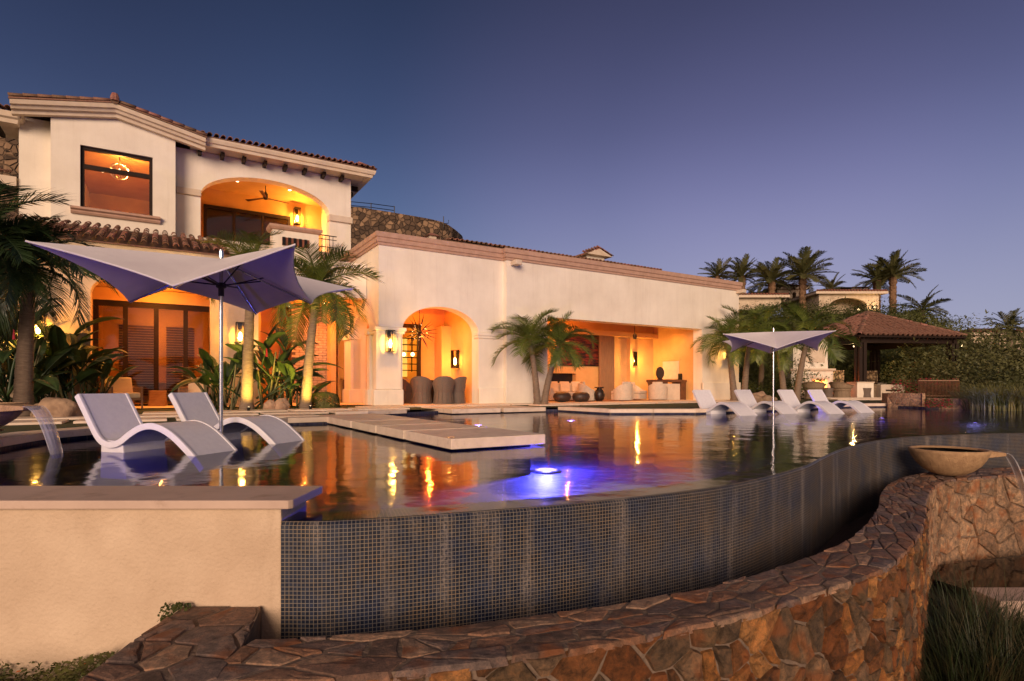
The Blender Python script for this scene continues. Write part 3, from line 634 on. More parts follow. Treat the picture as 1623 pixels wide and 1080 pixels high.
def roof_tiles(parent, p0, du, up, nx, ny, name='roof_tile', pitch=.21, jit=.012, step=.36):
    """rows of barrel tiles; p0 eave corner, du along the eave, up the slope (unit vectors, frame of the parent)"""
    du = Vector(du).normalized(); up = Vector(up).normalized(); nn = du.cross(up).normalized(); off = ORIG[parent.name]
    for i in range(nx):
        for j in range(ny):
            q = Vector(p0) - off + du * (i + .5) * pitch + up * (j * step) + nn * (.018 + RU(0, jit))
            u2 = (up + nn * RU(-.04, .01) + du * RU(-.03, .03)).normalized(); d2 = u2.cross(nn).normalized(); n2 = d2.cross(u2)
            m = Matrix((d2, u2, n2)).transposed().to_4x4(); m.translation = q
            child(name, TILE, parent, mtx=m)
def joined_tiles(parent, p0, du, up, nx, ny, name='roof_tiles', pitch=.21, step=.36, mask=None, jit=.012, ts=1.0):
    du = Vector(du).normalized(); up = Vector(up).normalized(); nn = du.cross(up).normalized(); b = MB()
    vs_ = [Vector(v.co) for v in TILE.vertices]; fs = [tuple(p.vertices) for p in TILE.polygons]
    for i in range(nx):
        for j in range(ny):
            if mask and not mask((i + .5) * pitch, (j + .5) * step): continue
            q = Vector(p0) + du * (i + .5) * pitch + up * (j * step) + nn * (.018 + RU(0, jit)); k0 = len(b.v)
            u2 = (up + nn * RU(-.04, .01) + du * RU(-.03, .03)).normalized(); d2 = u2.cross(nn).normalized(); n2 = d2.cross(u2)
            s = RU(.95, 1.05) * ts
            b.v += [tuple(q + d2 * v.x * s + u2 * v.y * ts + n2 * v.z * s * 1.15) for v in vs_]; b.f += [tuple(k0 + x for x in f) for f in fs]
    return b.build(name, 'tile_roof', parent, smooth=False, kind='stuff')
# rear roof behind the parapet (eave parallel to the facade)
rz = 6.70
B().ext([(9.9, 21.0, rz - .12), (21.9, 21.0, rz - .12), (21.9, 24.5, rz + .55), (9.9, 24.5, rz + .55)], (0, 0, .1)).build('rear_roof_bed', 'tile_roof', mb)
roof_tiles(mb, (9.9, 20.95, rz - .0), (1, 0, 0), (0, 1, .19), 54, 2, pitch=.22)
B().box(9.95, 21.8, 21.1, 21.3, 5.5, rz - .13).build('rear_upstand', 'stucco', mb)
cu = root('roof_cupola', (19.0, 23.6, 7.0), 'tiny gabled chimney cap with roof tiles on top of the long wing', 'chimney', house=True)
B().box(18.75, 19.95, 23.3, 24.1, 6.9, 7.62).build('chimney_body', 'stucco', cu)
B().hexa([(18.45, 23.0, 7.62), (20.25, 23.0, 7.62), (20.25, 24.4, 7.62), (18.45, 24.4, 7.62)], [(19.3, 23.0, 7.95), (19.4, 23.0, 7.95), (19.4, 24.4, 7.95), (19.3, 24.4, 7.95)]).build('cap_roof', 'cream_trim', cu)
roof_tiles(cu, (18.4, 22.95, 7.64), (0, 1, 0), (.95, 0, .36), 6, 3, pitch=.23, step=.36); roof_tiles(cu, (20.3, 22.95, 7.64), (0, 1, 0), (-.95, 0, .36), 6, 3, pitch=.23, step=.36)
c2 = root('roof_vent', (9.35, 21.2, 6.15), 'small cream finial vent at the near end of the rear tile roof', 'vent', house=True)
B().box(9.05, 9.35, 21.05, 21.35, 5.5, 6.78).build('vent_body', 'cream_trim', c2, bevel=.01)
B().hexa([(8.92, 20.95, 6.78), (9.48, 20.95, 6.78), (9.48, 21.45, 6.78), (8.92, 21.45, 6.78)], [(9.15, 21.15, 6.92), (9.25, 21.15, 6.92), (9.25, 21.25, 6.92), (9.15, 21.25, 6.92)]).build('vent_cap', 'tile_roof', c2)
# ================================================================ TWO-STOREY HOUSE
VH = 24.0; VBY = 23.4
hs = root('two_storey_house', (0, 24, FL), 'two-storey cream stucco house with gabled window bay, arched balcony and barrel-tile roofs', 'house', house=True)
# main upper facade with balcony arch
B().wall(.43, 6.77, VH, VH + .5, 5.2, 9.45, [(1.24, 5.89, 6.3, 7.87, .98)]).build('upper_wall', 'stucco', hs)
B().box(6.27, 6.77, VH + .502, 29, 5.2, 9.45).build('upper_side_wall', 'stucco', hs)
B().box(.46, 1.26, VH - .10, VH + .3, 7.78, 8.02).build('capital_band', 'cream_trim', hs, bevel=.03)
B().box(5.86, 6.83, VH - .10, VH + .3, 7.60, 7.86).build('capital_band', 'cream_trim', hs, bevel=.03)
# bay with window
wa = (-2.26, -.25); wz = (6.66, 8.72)
B().wall(-3.02, .43, VBY, VBY + .4, 5.2, 9.45, [(wa[0], wa[1], wz[0], wz[1], 0)]).build('bay_wall', 'stucco', hs)
B().ext([(-3.02, VBY, 9.45), (.43, VBY, 9.45), (.43, VBY, 9.72), (-1.3, VBY, 10.05), (-3.02, VBY, 9.72)], (0, .4, 0)).build('gable_wall', 'stucco', hs)
B().box(-3.02, -2.6, VBY + .402, 30.2, 5.2, 9.5).build('bay_side_wall', 'stucco', hs)
B().box(.1, .43, VBY + .402, VH + .4, 5.2, 9.5).build('bay_side_wall', 'stucco', hs)
# left continuation of the house beyond the bay
B().box(-3.9, -3.022, VH, VH + 5, 4.5, 9.5).build('left_wall', 'stucco', hs)
wf = B()
x0, x1 = wa; t = .10
wf.box(x0, x0 + t, VBY + .10, VBY + .22, wz[0], wz[1]).box(x1 - t, x1, VBY + .10, VBY + .22, wz[0], wz[1]).box(x0 + t, x1 - t, VBY + .10, VBY + .22, wz[1] - t, wz[1]).box(x0 + t, x1 - t, VBY + .10, VBY + .22, wz[0], wz[0] + .06)
wf.box(x0 + t, x1 - t, VBY + .10, VBY + .22, 8.0, 8.14)
wfo = wf.build('window', 'dark_wood', hs)
ORIG[wfo.name] = ORIG[hs.name]
B().box(x0 + t, x1 - t, VBY + .15, VBY + .16, wz[0] + .06, 8.0).build('pane', 'clear_glass', wfo)
B().box(x0 + t, x1 - t, VBY + .15, VBY + .16, 8.14, wz[1] - t).build('pane', 'clear_glass', wfo)
B().sweep([(-.02, VBY), (-2.5, VBY)], [(0, 6.44), (.08, 6.44), (.12, 6.50), (.12, 6.54), (.2, 6.58), (.2, 6.65), (0, 6.67)]).build('window_sill', 'cantera', hs, fix=True)
# gable cornice (two raking members) and its tiles
def rake(a, b, prof, name, m, par, yb):
    """a,b in (u,z): raking moulding; prof of (out towards viewer, up)"""
    d = Vector((b[0] - a[0], b[1] - a[1])).normalized(); up = Vector((-d.y, d.x))
    up = Vector((0, 1))
    q0 = [(a[0] + up.x * h, yb - o_, a[1] + up.y * h) for o_, h in prof]; q1 = [(b[0] + up.x * h, yb - o_, b[1] + up.y * h) for o_, h in prof]
    return MB().hexa(q0, q1).build(name, m, par, fix=True)
gp = [(0, 0), (.18, 0), (.20, .10), (.30, .12), (.34, .20), (.42, .22), (.46, .34), (0, .34)]
PK = (-1.3, 9.78)
rake((-3.95, 9.24), PK, gp, 'gable_cornice', 'cream_trim', hs, VBY - .0)
rake((1.35, 9.24), PK, gp, 'gable_cornice', 'cream_trim', hs, VBY - .004)
for sgn, e in ((1, 1.38), (-1, -3.98)):
    a = Vector((e, VBY - .46, 9.60)); pk = Vector((-1.3, VBY - .46, 10.14))
    MB().ext([a, pk, pk + Vector((0, 3.5, 0)), a + Vector((0, 3.5, 0))], (0, 0, .05)).build('gable_roof_bed', 'tile_roof', hs)
    d = (pk - a).normalized(); n_ = int((pk - a).length / .36)
    # rake tiles run up the verge
    for j in range(n_):
        q = a + d * j * .36 + Vector((0, .10, .06 + RU(0, .015))) - ORIG[hs.name]
        x_ = Vector((0, 1, 0)) if sgn > 0 else Vector((0, 1, 0)); z_ = x_.cross(d).normalized()
        if z_.z < 0: x_ = -x_; z_ = -z_
        m = Matrix((x_, d, z_)).transposed().to_4x4(); m.translation = q; child('verge_tile', CAPT, hs, mtx=m)
    # a few columns on the slope behind
    for r_ in range(1, 4):
        for j in range(n_):
            q = a + d * j * .36 + Vector((0, .1 + r_ * .23, .05 + RU(0, .02))) - ORIG[hs.name]
            m = Matrix((x_, d, z_)).transposed().to_4x4(); m.translation = q; child('roof_tile', TILE, hs, mtx=m)
MB().tube([(-1.3, VBY - .5, 10.22), (-1.3, VBY + 3, 10.22)], .13, 8).build('gable_ridge', 'tile_roof', hs)
MB().lathe([(.0, .25), (.09, .24), (.13, .12), (.13, 0)], (-1.3, VBY - .46, 10.20), 10).build('ridge_cap', 'tile_roof', hs)
# main eave: soffit, fascia, rafter tails, tiles
MB().ext([(.9, VH - .75, 9.58), (7.35, VH - .75, 9.58), (7.35, VH + .1, 9.45), (.9, VH + .1, 9.45)], (0, 0, .06)).build('soffit', 'cream_trim', hs)
MB().sweep([(7.4, VH + 4), (7.4, VH - .72), (1.1, VH - .72)], [(0, 9.42), (.04, 9.42), (.06, 9.52), (.12, 9.54), (.16, 9.64), (.16, 9.70), (-.2, 9.72), (-.2, 9.5)]).build('fascia', 'cream_trim', hs, fix=True)
for k in range(8):
    u_ = 1.15 + k * .73
    MB().box(u_, u_ + .12, VH - .45, VH - .001, 9.27, 9.42).build('rafter_tail', 'dark_wood', hs)
for k in range(3): MB().box(6.772, 7.25, VH + .6 + k * .8, VH + .75 + k * .8, 9.24, 9.42).build('rafter_tail', 'dark_wood', hs)
MB().ext([(1.0, VH - .88, 9.74), (7.52, VH - .88, 9.74), (7.0, VH + 4, 10.9), (1.0, VH + 4, 10.9)], (0, 0, -.02)).build('roof_bed', 'tile_roof', hs)
roof_tiles(hs, (1.15, VH - .95, 9.75), (1, 0, 0), (0, 4.88, 1.16), 29, 4, pitch=.22, jit=.02)
roof_tiles(hs, (7.60, VH - .9, 9.72), (0, 1, 0), (-1, 0, .24), 12, 2, pitch=.22, jit=.02)
MB().box(6.77, 7.35, VH + .1, VH + 4, 9.5, 9.56).build('soffit', 'cream_trim', hs)
# left lower eaves seen at the frame's edge
MB().sweep([(-3.93, 25.4), (-3.93, VBY + .3), (-9, VBY + .3)], [(0, 9.1), (.05, 9.1), (.08, 9.22), (.16, 9.26), (.2, 9.42), (-.2, 9.42), (-.2, 9.1)]).build('side_fascia', 'cream_trim', hs, fix=True)
roof_tiles(hs, (-8.8, VBY + .0, 9.46), (1, 0, 0), (0, 1, .25), 24, 3)
MB().box(-9, -3.91, VBY + .32, 25.2, 9.12, 9.2).build('side_soffit', 'cream_trim', hs)
for k in range(5): MB().box(-4.5 - k * .8, -4.38 - k * .8, VBY + .5, 24.9, 9.0, 9.119).build('rafter_tail', 'dark_wood', hs)
MB().sweep([(-9, 24.1), (-3.95, 24.1)], [(0, 7.2), (.05, 7.2), (.1, 7.35), (.2, 7.5), (-.2, 7.5), (-.2, 7.2)]).build('lower_side_fascia', 'cream_trim', hs, fix=True)
roof_tiles(hs, (-8.8, 23.9, 7.55), (1, 0, 0), (0, 1, .35), 22, 3)
# balcony interior
B().box(.9, 6.26, 27.0, 27.2, 6.25, 9.4).build('balcony_back_wall', 'room_plaster', hs)
B().box(.55, .9, VH + .502, 27.2, 6.25, 9.4).build('balcony_side_wall', 'room_plaster', hs)
B().box(.5, 6.26, VH + .502, 27.2, 9.05, 9.2).build('balcony_ceiling', 'room_plaster', hs)
B().box(.5, 6.76, VH + .002, 27.2, 6.1, 6.24).build('balcony_floor', 'travertine', hs)
def sliding(name, xa, xb, y, za, zb, n, par, t=.10, mid=None):
    f = MB().box(xa, xa + t, y, y + .12, za, zb).box(xb - t, xb, y, y + .12, za, zb).box(xa + t, xb - t, y, y + .12, zb - t * 1.3, zb).box(xa + t, xb - t, y, y + .12, za, za + .07)
    for k in range(1, n):
        c = xa + (xb - xa) * k / n; f.box(c - t / 2, c + t / 2, y + .002, y + .118, za + .07, zb - t * 1.3)
    o_ = f.build(name, 'dark_wood', par); ORIG[o_.name] = ORIG[par.name]
    for k in range(n):
        a = xa + (xb - xa) * k / n + t * .5; b_ = xa + (xb - xa) * (k + 1) / n - t * .5
        if k == 0: a = xa + t
        if k == n - 1: b_ = xb - t
        MB().box(a, b_, y + .05, y + .06, za + .07, zb - t * 1.3).build('pane', 'door_glass', o_)
    return o_
sliding('balcony_door', 1.5, 4.9, 26.86, 6.25, 8.35, 3, hs, .11)
# parapet block of the balcony with louvre, railing
B().box(3.5, 5.15, 22.6, 23.2, 5.3, 6.62).build('balcony_parapet', 'stucco', hs, bevel=.01)
B().sweep([(5.15, 23.2), (5.15, 22.6), (3.5, 22.6), (3.5, 23.3)], [(0, 6.60), (.06, 6.62), (.12, 6.70), (.12, 6.78), (-.3, 6.79), (-.3, 6.60)]).build('parapet_cap', 'cantera', hs, fix=True)
ux, uz = hv(447, 376, 22.6); ux2, uz2 = hv(490, 394, 22.6)
B().box(ux, ux2, 22.57, 22.598, uz2, uz).build('louvre_backing', 'far_roof', hs)
for k in range(5): B().box(ux + (ux2 - ux) * (k + .05) / 5, ux + (ux2 - ux) * (k + .55) / 5, 22.53, 22.569, uz2, uz).build('louvre_slat', 'black_metal', hs)
rl = MB(); 
for k in range(5): rl.tube([(5.25 + k * .14, 23.1, 6.2), (5.25 + k * .14, 23.1, 6.75)], .012, 5)
rl.tube([(5.2, 23.1, 6.75), (5.95, 23.1, 6.75)], .02, 6).tube([(5.2, 23.1, 6.6), (5.95, 23.1, 6.6)], .014, 6).tube([(5.2, 23.1, 6.3), (5.95, 23.1, 6.3)], .016, 6)
rl.build('balcony_railing', 'black_metal', hs)
# bay room behind the window
for q, n_ in (((-2.6, .1, 30.0, 30.1, 5.9, 9.3), 'bay_room_back_wall'), ((-2.6, .1, VBY + .402, 30, 9.0, 9.1), 'bay_room_ceiling'), ((-2.6, .1, VBY + .402, 30, 5.9, 6.0), 'bay_room_floor'), ((.1, .2, VH + .402, 30, 5.9, 9.1), 'bay_room_side_wall')):
    B().box(*q).build(n_, 'room_paint', hs)
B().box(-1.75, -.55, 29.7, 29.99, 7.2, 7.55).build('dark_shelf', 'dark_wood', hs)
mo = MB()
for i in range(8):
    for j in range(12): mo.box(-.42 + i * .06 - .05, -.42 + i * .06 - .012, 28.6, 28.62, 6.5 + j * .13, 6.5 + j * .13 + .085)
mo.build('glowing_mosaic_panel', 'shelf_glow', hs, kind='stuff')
# lower storey
VP = 20.6
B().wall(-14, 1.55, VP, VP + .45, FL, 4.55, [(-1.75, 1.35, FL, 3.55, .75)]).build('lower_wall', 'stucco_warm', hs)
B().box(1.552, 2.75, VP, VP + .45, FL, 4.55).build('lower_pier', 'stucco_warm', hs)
B().box(2.752, 6.38, VP, VP + .45, 4.0, 5.25).build('porch_beam', 'stucco', hs)
B().box(-5, 6.38, VP + .452, 25.2, 4.02, 4.2).build('porch_ceiling', 'room_plaster', hs)
B().wall(-5, 2.9, 22.6, 22.85, FL, 4.0, [(-1.86, 1.58, FL, 3.6, 0)]).build('porch_back_wall', 'room_plaster', hs)
B().box(2.9, 3.1, 22.6, 25.0, FL, 4.0).build('porch_return_wall', 'room_plaster', hs)
B().box(3.1, 6.9, 25.0, 25.2, FL, 4.0).build('porch_end_wall', 'room_plaster', hs)
B().box(-2.2, -2.0, VP + .452, 22.6, FL, 4.0).build('porch_side_wall', 'room_plaster', hs)
sliding('patio_door', -1.86, 1.58, 22.66, FL, 3.6, 4, hs, .14)
# room behind patio doors
for q, n_ in (((-2.0, 2.0, 25.6, 25.7, FL, 4.0), 'bedroom_back_wall'), ((-2.1, -2.0, 22.86, 25.6, FL, 4.0), 'bedroom_side_wall'), ((2.0, 2.1, 22.86, 25.6, FL, 4.0), 'bedroom_side_wall')):
    B().box(*q).build(n_, 'room_plaster', hs)
for k, (a, b_) in enumerate(((-1.2, -.1), (.15, 1.0))):
    for j in range(28): B().box(a, b_, 23.05, 23.09, .5 + j * .085, .5 + j * .085 + .06).build('blind_slat', 'teak', hs)
# pent roof over the lower storey
pe = [(0, 4.44), (.04, 4.46), (.05, 4.56), (.12, 4.60), (.16, 4.72), (.20, 4.80), (-.3, 4.80), (-.3, 4.44)]
MB().sweep([(1.62, VP + .2), (1.62, 19.85), (-9, 19.85)], pe).build('eave_cornice', 'cream_trim', hs, fix=True)
MB().box(-9, 1.3, 20.14, VP - .002, 4.44, 4.54).build('eave_soffit', 'cream_trim', hs)
MB().ext([(-9, 19.6, 4.80), (1.85, 19.6, 4.80), (1.85, 23.39, 6.05), (-9, 23.39, 6.05)], (0, 0, .03)).build('pent_roof_bed', 'tile_roof', hs)
roof_tiles(hs, (-3.2, 19.5, 4.88), (1, 0, 0), (0, 3.8, 1.25), 19, 10, pitch=.265, jit=.03, step=.38)
joined_tiles(hs, (-8.8, 19.5, 4.88), (1, 0, 0), (0, 3.8, 1.25), 20, 10, 'distant_roof_tiles', .28, .38)
MB().box(1.3, 1.84, 21, 23.9, 4.6, 5.0).build('roof_end_wall', 'stucco', hs)
B().box(1.845, 6.38, VP + .452, 23.98, 5.2, 5.35).build('terrace_deck', 'travertine', hs)
# brick chimney breast on the porch end
ch = root('brick_chimney', (3.6, 23.2, FL), 'stacked pale brick chimney breast standing inside the porch behind the palms', 'chimney', house=True)
ua, _ = hv(462, 600, 23.6); ub, _ = hv(494, 600, 23.6)
B().box(ua + .02, ub + .6, 23.66, 24.3, FL, 4.0).build('core', 'mortar', ch)
z = FL; row = 0
while z < 3.95:
    x = ua + (.14 if row % 2 else 0) - (.8 if z < 1.4 else 0)
    while x < ub + .62:
        l = .3
        B().box(x + .01, min(x + l - .012, ub + .66), 23.6 + RU(0, .02), 23.7, z, z + .085).build('brick', 'pale_stone' if False else 'fire_brick', ch)
        x += l
    z += .1; row += 1
# stone towers and terrace walls of the hill behind
tw = root('hillside_wall', (-1, 44, 0), 'tall rounded rubble-stone retaining wall on the hill behind the two houses', 'wall')
A = hY(724, 375, 46); Bx = hY(560, 333, 46)
pth = [hY(300, 320, 50), hY(470, 325, 47), hY(556, 328, 45), hY(640, 340, 45), hY(700, 352, 46), hY(722, 366, 48), hY(727, 372, 54)]
q = MB(); pp = smooth_path([(p.x, p.y, p.z) for p in pth], 6)
for a, b_ in zip(pp, pp[1:]):
    q.hexa([(a.x, a.y, 2), (b_.x, b_.y, 2), (b_.x + .3, b_.y + 1, 2), (a.x + .3, a.y + 1, 2)], [(a.x, a.y, a.z), (b_.x, b_.y, b_.z), (b_.x + .3, b_.y + 1, b_.z), (a.x + .3, a.y + 1, a.z)])
q.build('wall_body', 'rubble_hill', tw)
rr = MB()
for pts in ([(556, 328), (588, 331), (625, 336)],):
    P_ = [hY(x, y, 45.5) for x, y in pts]
    for p in P_: rr.tube([p + Vector((0, 0, -.2)), p + Vector((0, 0, .45))], .04, 5)
    for dz in (.40, .1): rr.tube([p + Vector((0, 0, dz)) for p in P_], .03, 5)
p = hY(703, 355, 46); rr.tube([p + Vector((0, 0, -.3)), p + Vector((0, 0, .6))], .035, 5).tube([p, p + Vector((.4, 0, .05)), p + Vector((.4, 0, .3))], .03, 5)
rr.build('railing', 'black_metal', tw)
lw = root('left_hillside_wall', (-22, 26, 0), 'dark rubble-stone wall rising behind the left corner of the house', 'wall')
q = MB(); P_ = [hY(-200, 150, 34), hY(-60, 168, 33), hY(10, 178, 33), hY(80, 200, 34), hY(140, 260, 36)]
for a, b_ in zip(P_, P_[1:]): q.hexa([(a.x, a.y, 0), (b_.x, b_.y, 0), (b_.x, b_.y + 1, 0), (a.x, a.y + 1, 0)], [(a.x, a.y, a.z), (b_.x, b_.y, b_.z), (b_.x, b_.y + 1, b_.z), (a.x, a.y + 1, a.z)])
q.build('wall_body', 'rubble_hill', lw)
# ================================================================ STONE GARDEN WALL IN FRONT
ZS = -.5
pairs = [((402, 1012), (300, 1080)), ((500, 1008.5), (500, 1076)), ((592, 1001), (640, 1065)), ((692, 994), (760, 1049)), ((818, 977), (900, 1029)), ((918, 964), (1000, 1012)), ((1068, 940), (1150, 982)), ((1157, 920), (1234, 959)), ((1277, 883), (1350, 922)), ((1348, 852), (1420, 890)), ((1388, 809), (1460, 845)), ((1395, 783), (1469, 812)), ((1411, 765), (1470, 790)), ((1443, 753), (1485, 769)), ((1500, 746), (1520, 759)), ((1623, 739.5), (1623, 752)), ((1760, 735), (1760, 747))]
inn = smooth_path([hz(*a, ZS).to_2d() for a, b in pairs], 6); out = smooth_path([hz(*b, ZS).to_2d() for a, b in pairs], 6)
mid = [(a + b) / 2 for a, b in zip(inn, out)]
def arclen(P):
    L = [0]
    for a, b in zip(P, P[1:]): L.append(L[-1] + (b - a).length)
    return L
LM = arclen(mid); LO = arclen(out)
def interp(P, L, s):
    s = max(0, min(s, L[-1] - 1e-4))
    import bisect
    k = max(0, min(bisect.bisect_right(L, s) - 1, len(P) - 2)); t = (s - L[k]) / max(1e-6, L[k + 1] - L[k])
    return P[k] + (P[k + 1] - P[k]) * t
def map_top(s, t, h):
    a = interp(inn, LM, s); b = interp(out, LM, s); p = a + (b - a) * t
    return Vector((p.x, p.y, ZS - .03 + h))
def map_face(s, z, h):
    p = interp(out, LO, s); p2 = interp(out, LO, s + .05); p1 = interp(out, LO, s - .05); d = (p2 - p1).normalized()
    n = Vector((d.y, -d.x)); q = p + n * (h - .045)
    return Vector((q.x, q.y, z))
def voronoi(seeds, poly):
    cells = []
    for i, s in enumerate(seeds):
        c = list(poly)
        near = sorted(((o - s).length, j) for j, o in enumerate(seeds) if j != i)[:14]
        for _, j in near:
            o = seeds[j]; m_ = (s + o) / 2; d = o - s; nc = []
            for a, b in zip(c, c[1:] + c[:1]):
                da = (a - m_).dot(d); db = (b - m_).dot(d)
                if da <= 0: nc.append(a)
                if (da < 0 < db) or (db < 0 < da): nc.append(a + (b - a) * (da / (da - db)))
            c = nc
            if len(c) < 3: break
        if len(c) >= 3: cells.append(c)
    return cells
def jitter_seeds(x0, x1, y0, y1, dx, dy, jit=.42, sizes=None):
    out_ = []; j = 0; y = y0 + dy / 2
    while y < y1:
        x = x0 + dx * (.25 if j % 2 else .75)
        while x < x1:
            if R() > .12: out_.append(Vector((x + RU(-jit, jit) * dx, y + RU(-jit, jit) * dy)))
            x += dx * RU(.7, 1.35)
        y += dy; j += 1
    return out_
def stones(parent, cells, mp, gap, h, mname, name='stone', rough=.012, sub=.06, sx=1, sy=1, tl_=.04):
    for c in cells:
        ctr = sum(c, Vector((0, 0))) / len(c)
        P = []
        for a, b in zip(c, c[1:] + c[:1]):
            L = Vector(((b - a).x * sx, (b - a).y * sy)).length; n = max(1, int(L / sub + .5))
            P += [a + (b - a) * k / n for k in range(n)]
        if len(P) < 3: continue
        def shrink(p, g):
            d = Vector(((ctr - p).x * sx, (ctr - p).y * sy)); l = max(d.length, 1e-4); g = min(g, l * .6)
            return p + (ctr - p) * (g / l)
        hh = h * RU(.72, 1.1); tilt = Vector((RU(-1, 1), RU(-1, 1))) * tl_
        A = [shrink(p, gap * RU(.2, 1.9)) for p in P]; n = len(A)
        Bq = [shrink(p, gap + .006 + RU(0, .006)) for p in A]; C_ = [shrink(p, gap + .035 + RU(0, .03)) for p in A]
        b = MB(); hgt = lambda p: hh + tilt.x * (p - ctr).x * sx * .6 + tilt.y * (p - ctr).y * sy * .6
        b.v = [tuple(mp(p.x, p.y, -.01)) for p in A] + [tuple(mp(p.x, p.y, hgt(p) * .93)) for p in Bq] + [tuple(mp(p.x, p.y, hgt(p) + RU(-rough, rough) * .6)) for p in C_] + [tuple(mp(ctr.x, ctr.y, hh + RU(0, rough)))]
        for r_ in range(2):
            for k in range(n): k2 = (k + 1) % n; b.f.append((r_ * n + k, r_ * n + k2, (r_ + 1) * n + k2, (r_ + 1) * n + k))
        for k in range(n): b.f.append((2 * n + k, 2 * n + (k + 1) % n, 3 * n))
        o_ = b.build(name, mname, parent, fix=True)
        # own origin, so that texture and hue differ from stone to stone
        cc = sum((Vector(v.co) for v in o_.data.vertices), Vector()) / len(o_.data.vertices)
        o_.data.transform(Matrix.Translation(-cc)); o_.location = cc
gw = root('stone_garden_wall', (2.2, 3.6, -2.1), 'thick curving garden wall of rough brown stones with flat flagstones on top, in the foreground', 'wall')
body = MB()
for k in range(len(inn) - 1):
    f_ = lambda i, t, z: (*(inn[i] + (out[i] - inn[i]) * t), z)
    body.hexa([f_(k, .02, -2.3), f_(k + 1, .02, -2.3), f_(k + 1, .94, -2.3), f_(k, .94, -2.3)], [f_(k, .02, ZS - .008), f_(k + 1, .02, ZS - .008), f_(k + 1, .94, ZS - .008), f_(k, .94, ZS - .008)])
body.build('mortar_core', 'mortar', gw)
LS = LM[-1]
seeds = []
s = 0
def wdt(s): return (interp(out, LM, s) - interp(inn, LM, s)).length
sd = jitter_seeds(0, LS, 0, 1, .21, .235, .62)
cells = voronoi(sd, [Vector((0, 0)), Vector((LS, 0)), Vector((LS, 1)), Vector((0, 1))])
stones(gw, cells, map_top, .0045, .032, 'flagstone', 'flagstone', rough=.003, sx=1, sy=.5, tl_=.012)
LF = LO[-1]
s_turn = next(l for l, p in zip(LO, out) if p.y > 6.3)
sd = jitter_seeds(0, s_turn, -1.75, ZS - .01, .17, .14, .62)
cells = voronoi(sd, [Vector((0, -1.8)), Vector((s_turn, -1.8)), Vector((s_turn, ZS - .015)), Vector((0, ZS - .015))])
stones(gw, cells, map_face, .004, .052, 'wall_stone', 'face_stone', rough=.022)
sd = jitter_seeds(s_turn, LF, -1.65, ZS - .01, .27, .24, .6)
cells = voronoi(sd, [Vector((s_turn, -1.7)), Vector((LF, -1.7)), Vector((LF, ZS - .015)), Vector((s_turn, ZS - .015))])
stones(gw, cells, map_face, .005, .05, 'pale_stone', 'face_stone', rough=.02)
# wider end piece beside the white wall
Lp = [Vector((-1.93, 3.37)), Vector((-1.90, 2.0)), Vector((-1.20, 2.0)), Vector((-1.345, 2.90)), Vector((-1.47, 3.37))]
MB().prism([(p.x * .99 - .015, p.y) for p in Lp], -1.4, ZS - .010).build('end_block_core', 'mortar', gw)
cells = voronoi(jitter_seeds(-1.95, -1.2, 2.0, 3.4, .18, .18, .6), Lp)
stones(gw, cells, lambda x, y, h: Vector((x, y, ZS - .03 + h)), .0045, .034, 'flagstone', 'flagstone', rough=.003, tl_=.012)
# lower basin with its kerb on the right
bw = flat('lower_basin_water', [(5.3, 6.5), (14, 6.5), (14, 9.2), (7.3, 8.0), (5.0, 7.4)], -1.56, 'basin_water')
flat('lower_basin_floor', [(5.3, 6.5), (14, 6.5), (14, 9.2), (7.3, 8.0), (5.0, 7.4)], -1.80, 'soil')
kb = root('basin_kerb', (9, 6.4, -2.1), 'pale flat stone kerb along the near side of the small lower basin', 'kerb')
for k in range(8): MB().box(5.2 + k * 1.1, 6.28 + k * 1.1, 6.12, 6.55, -2.2, -1.50).build('kerb_stone', 'coping_stone', kb, bevel=.015)
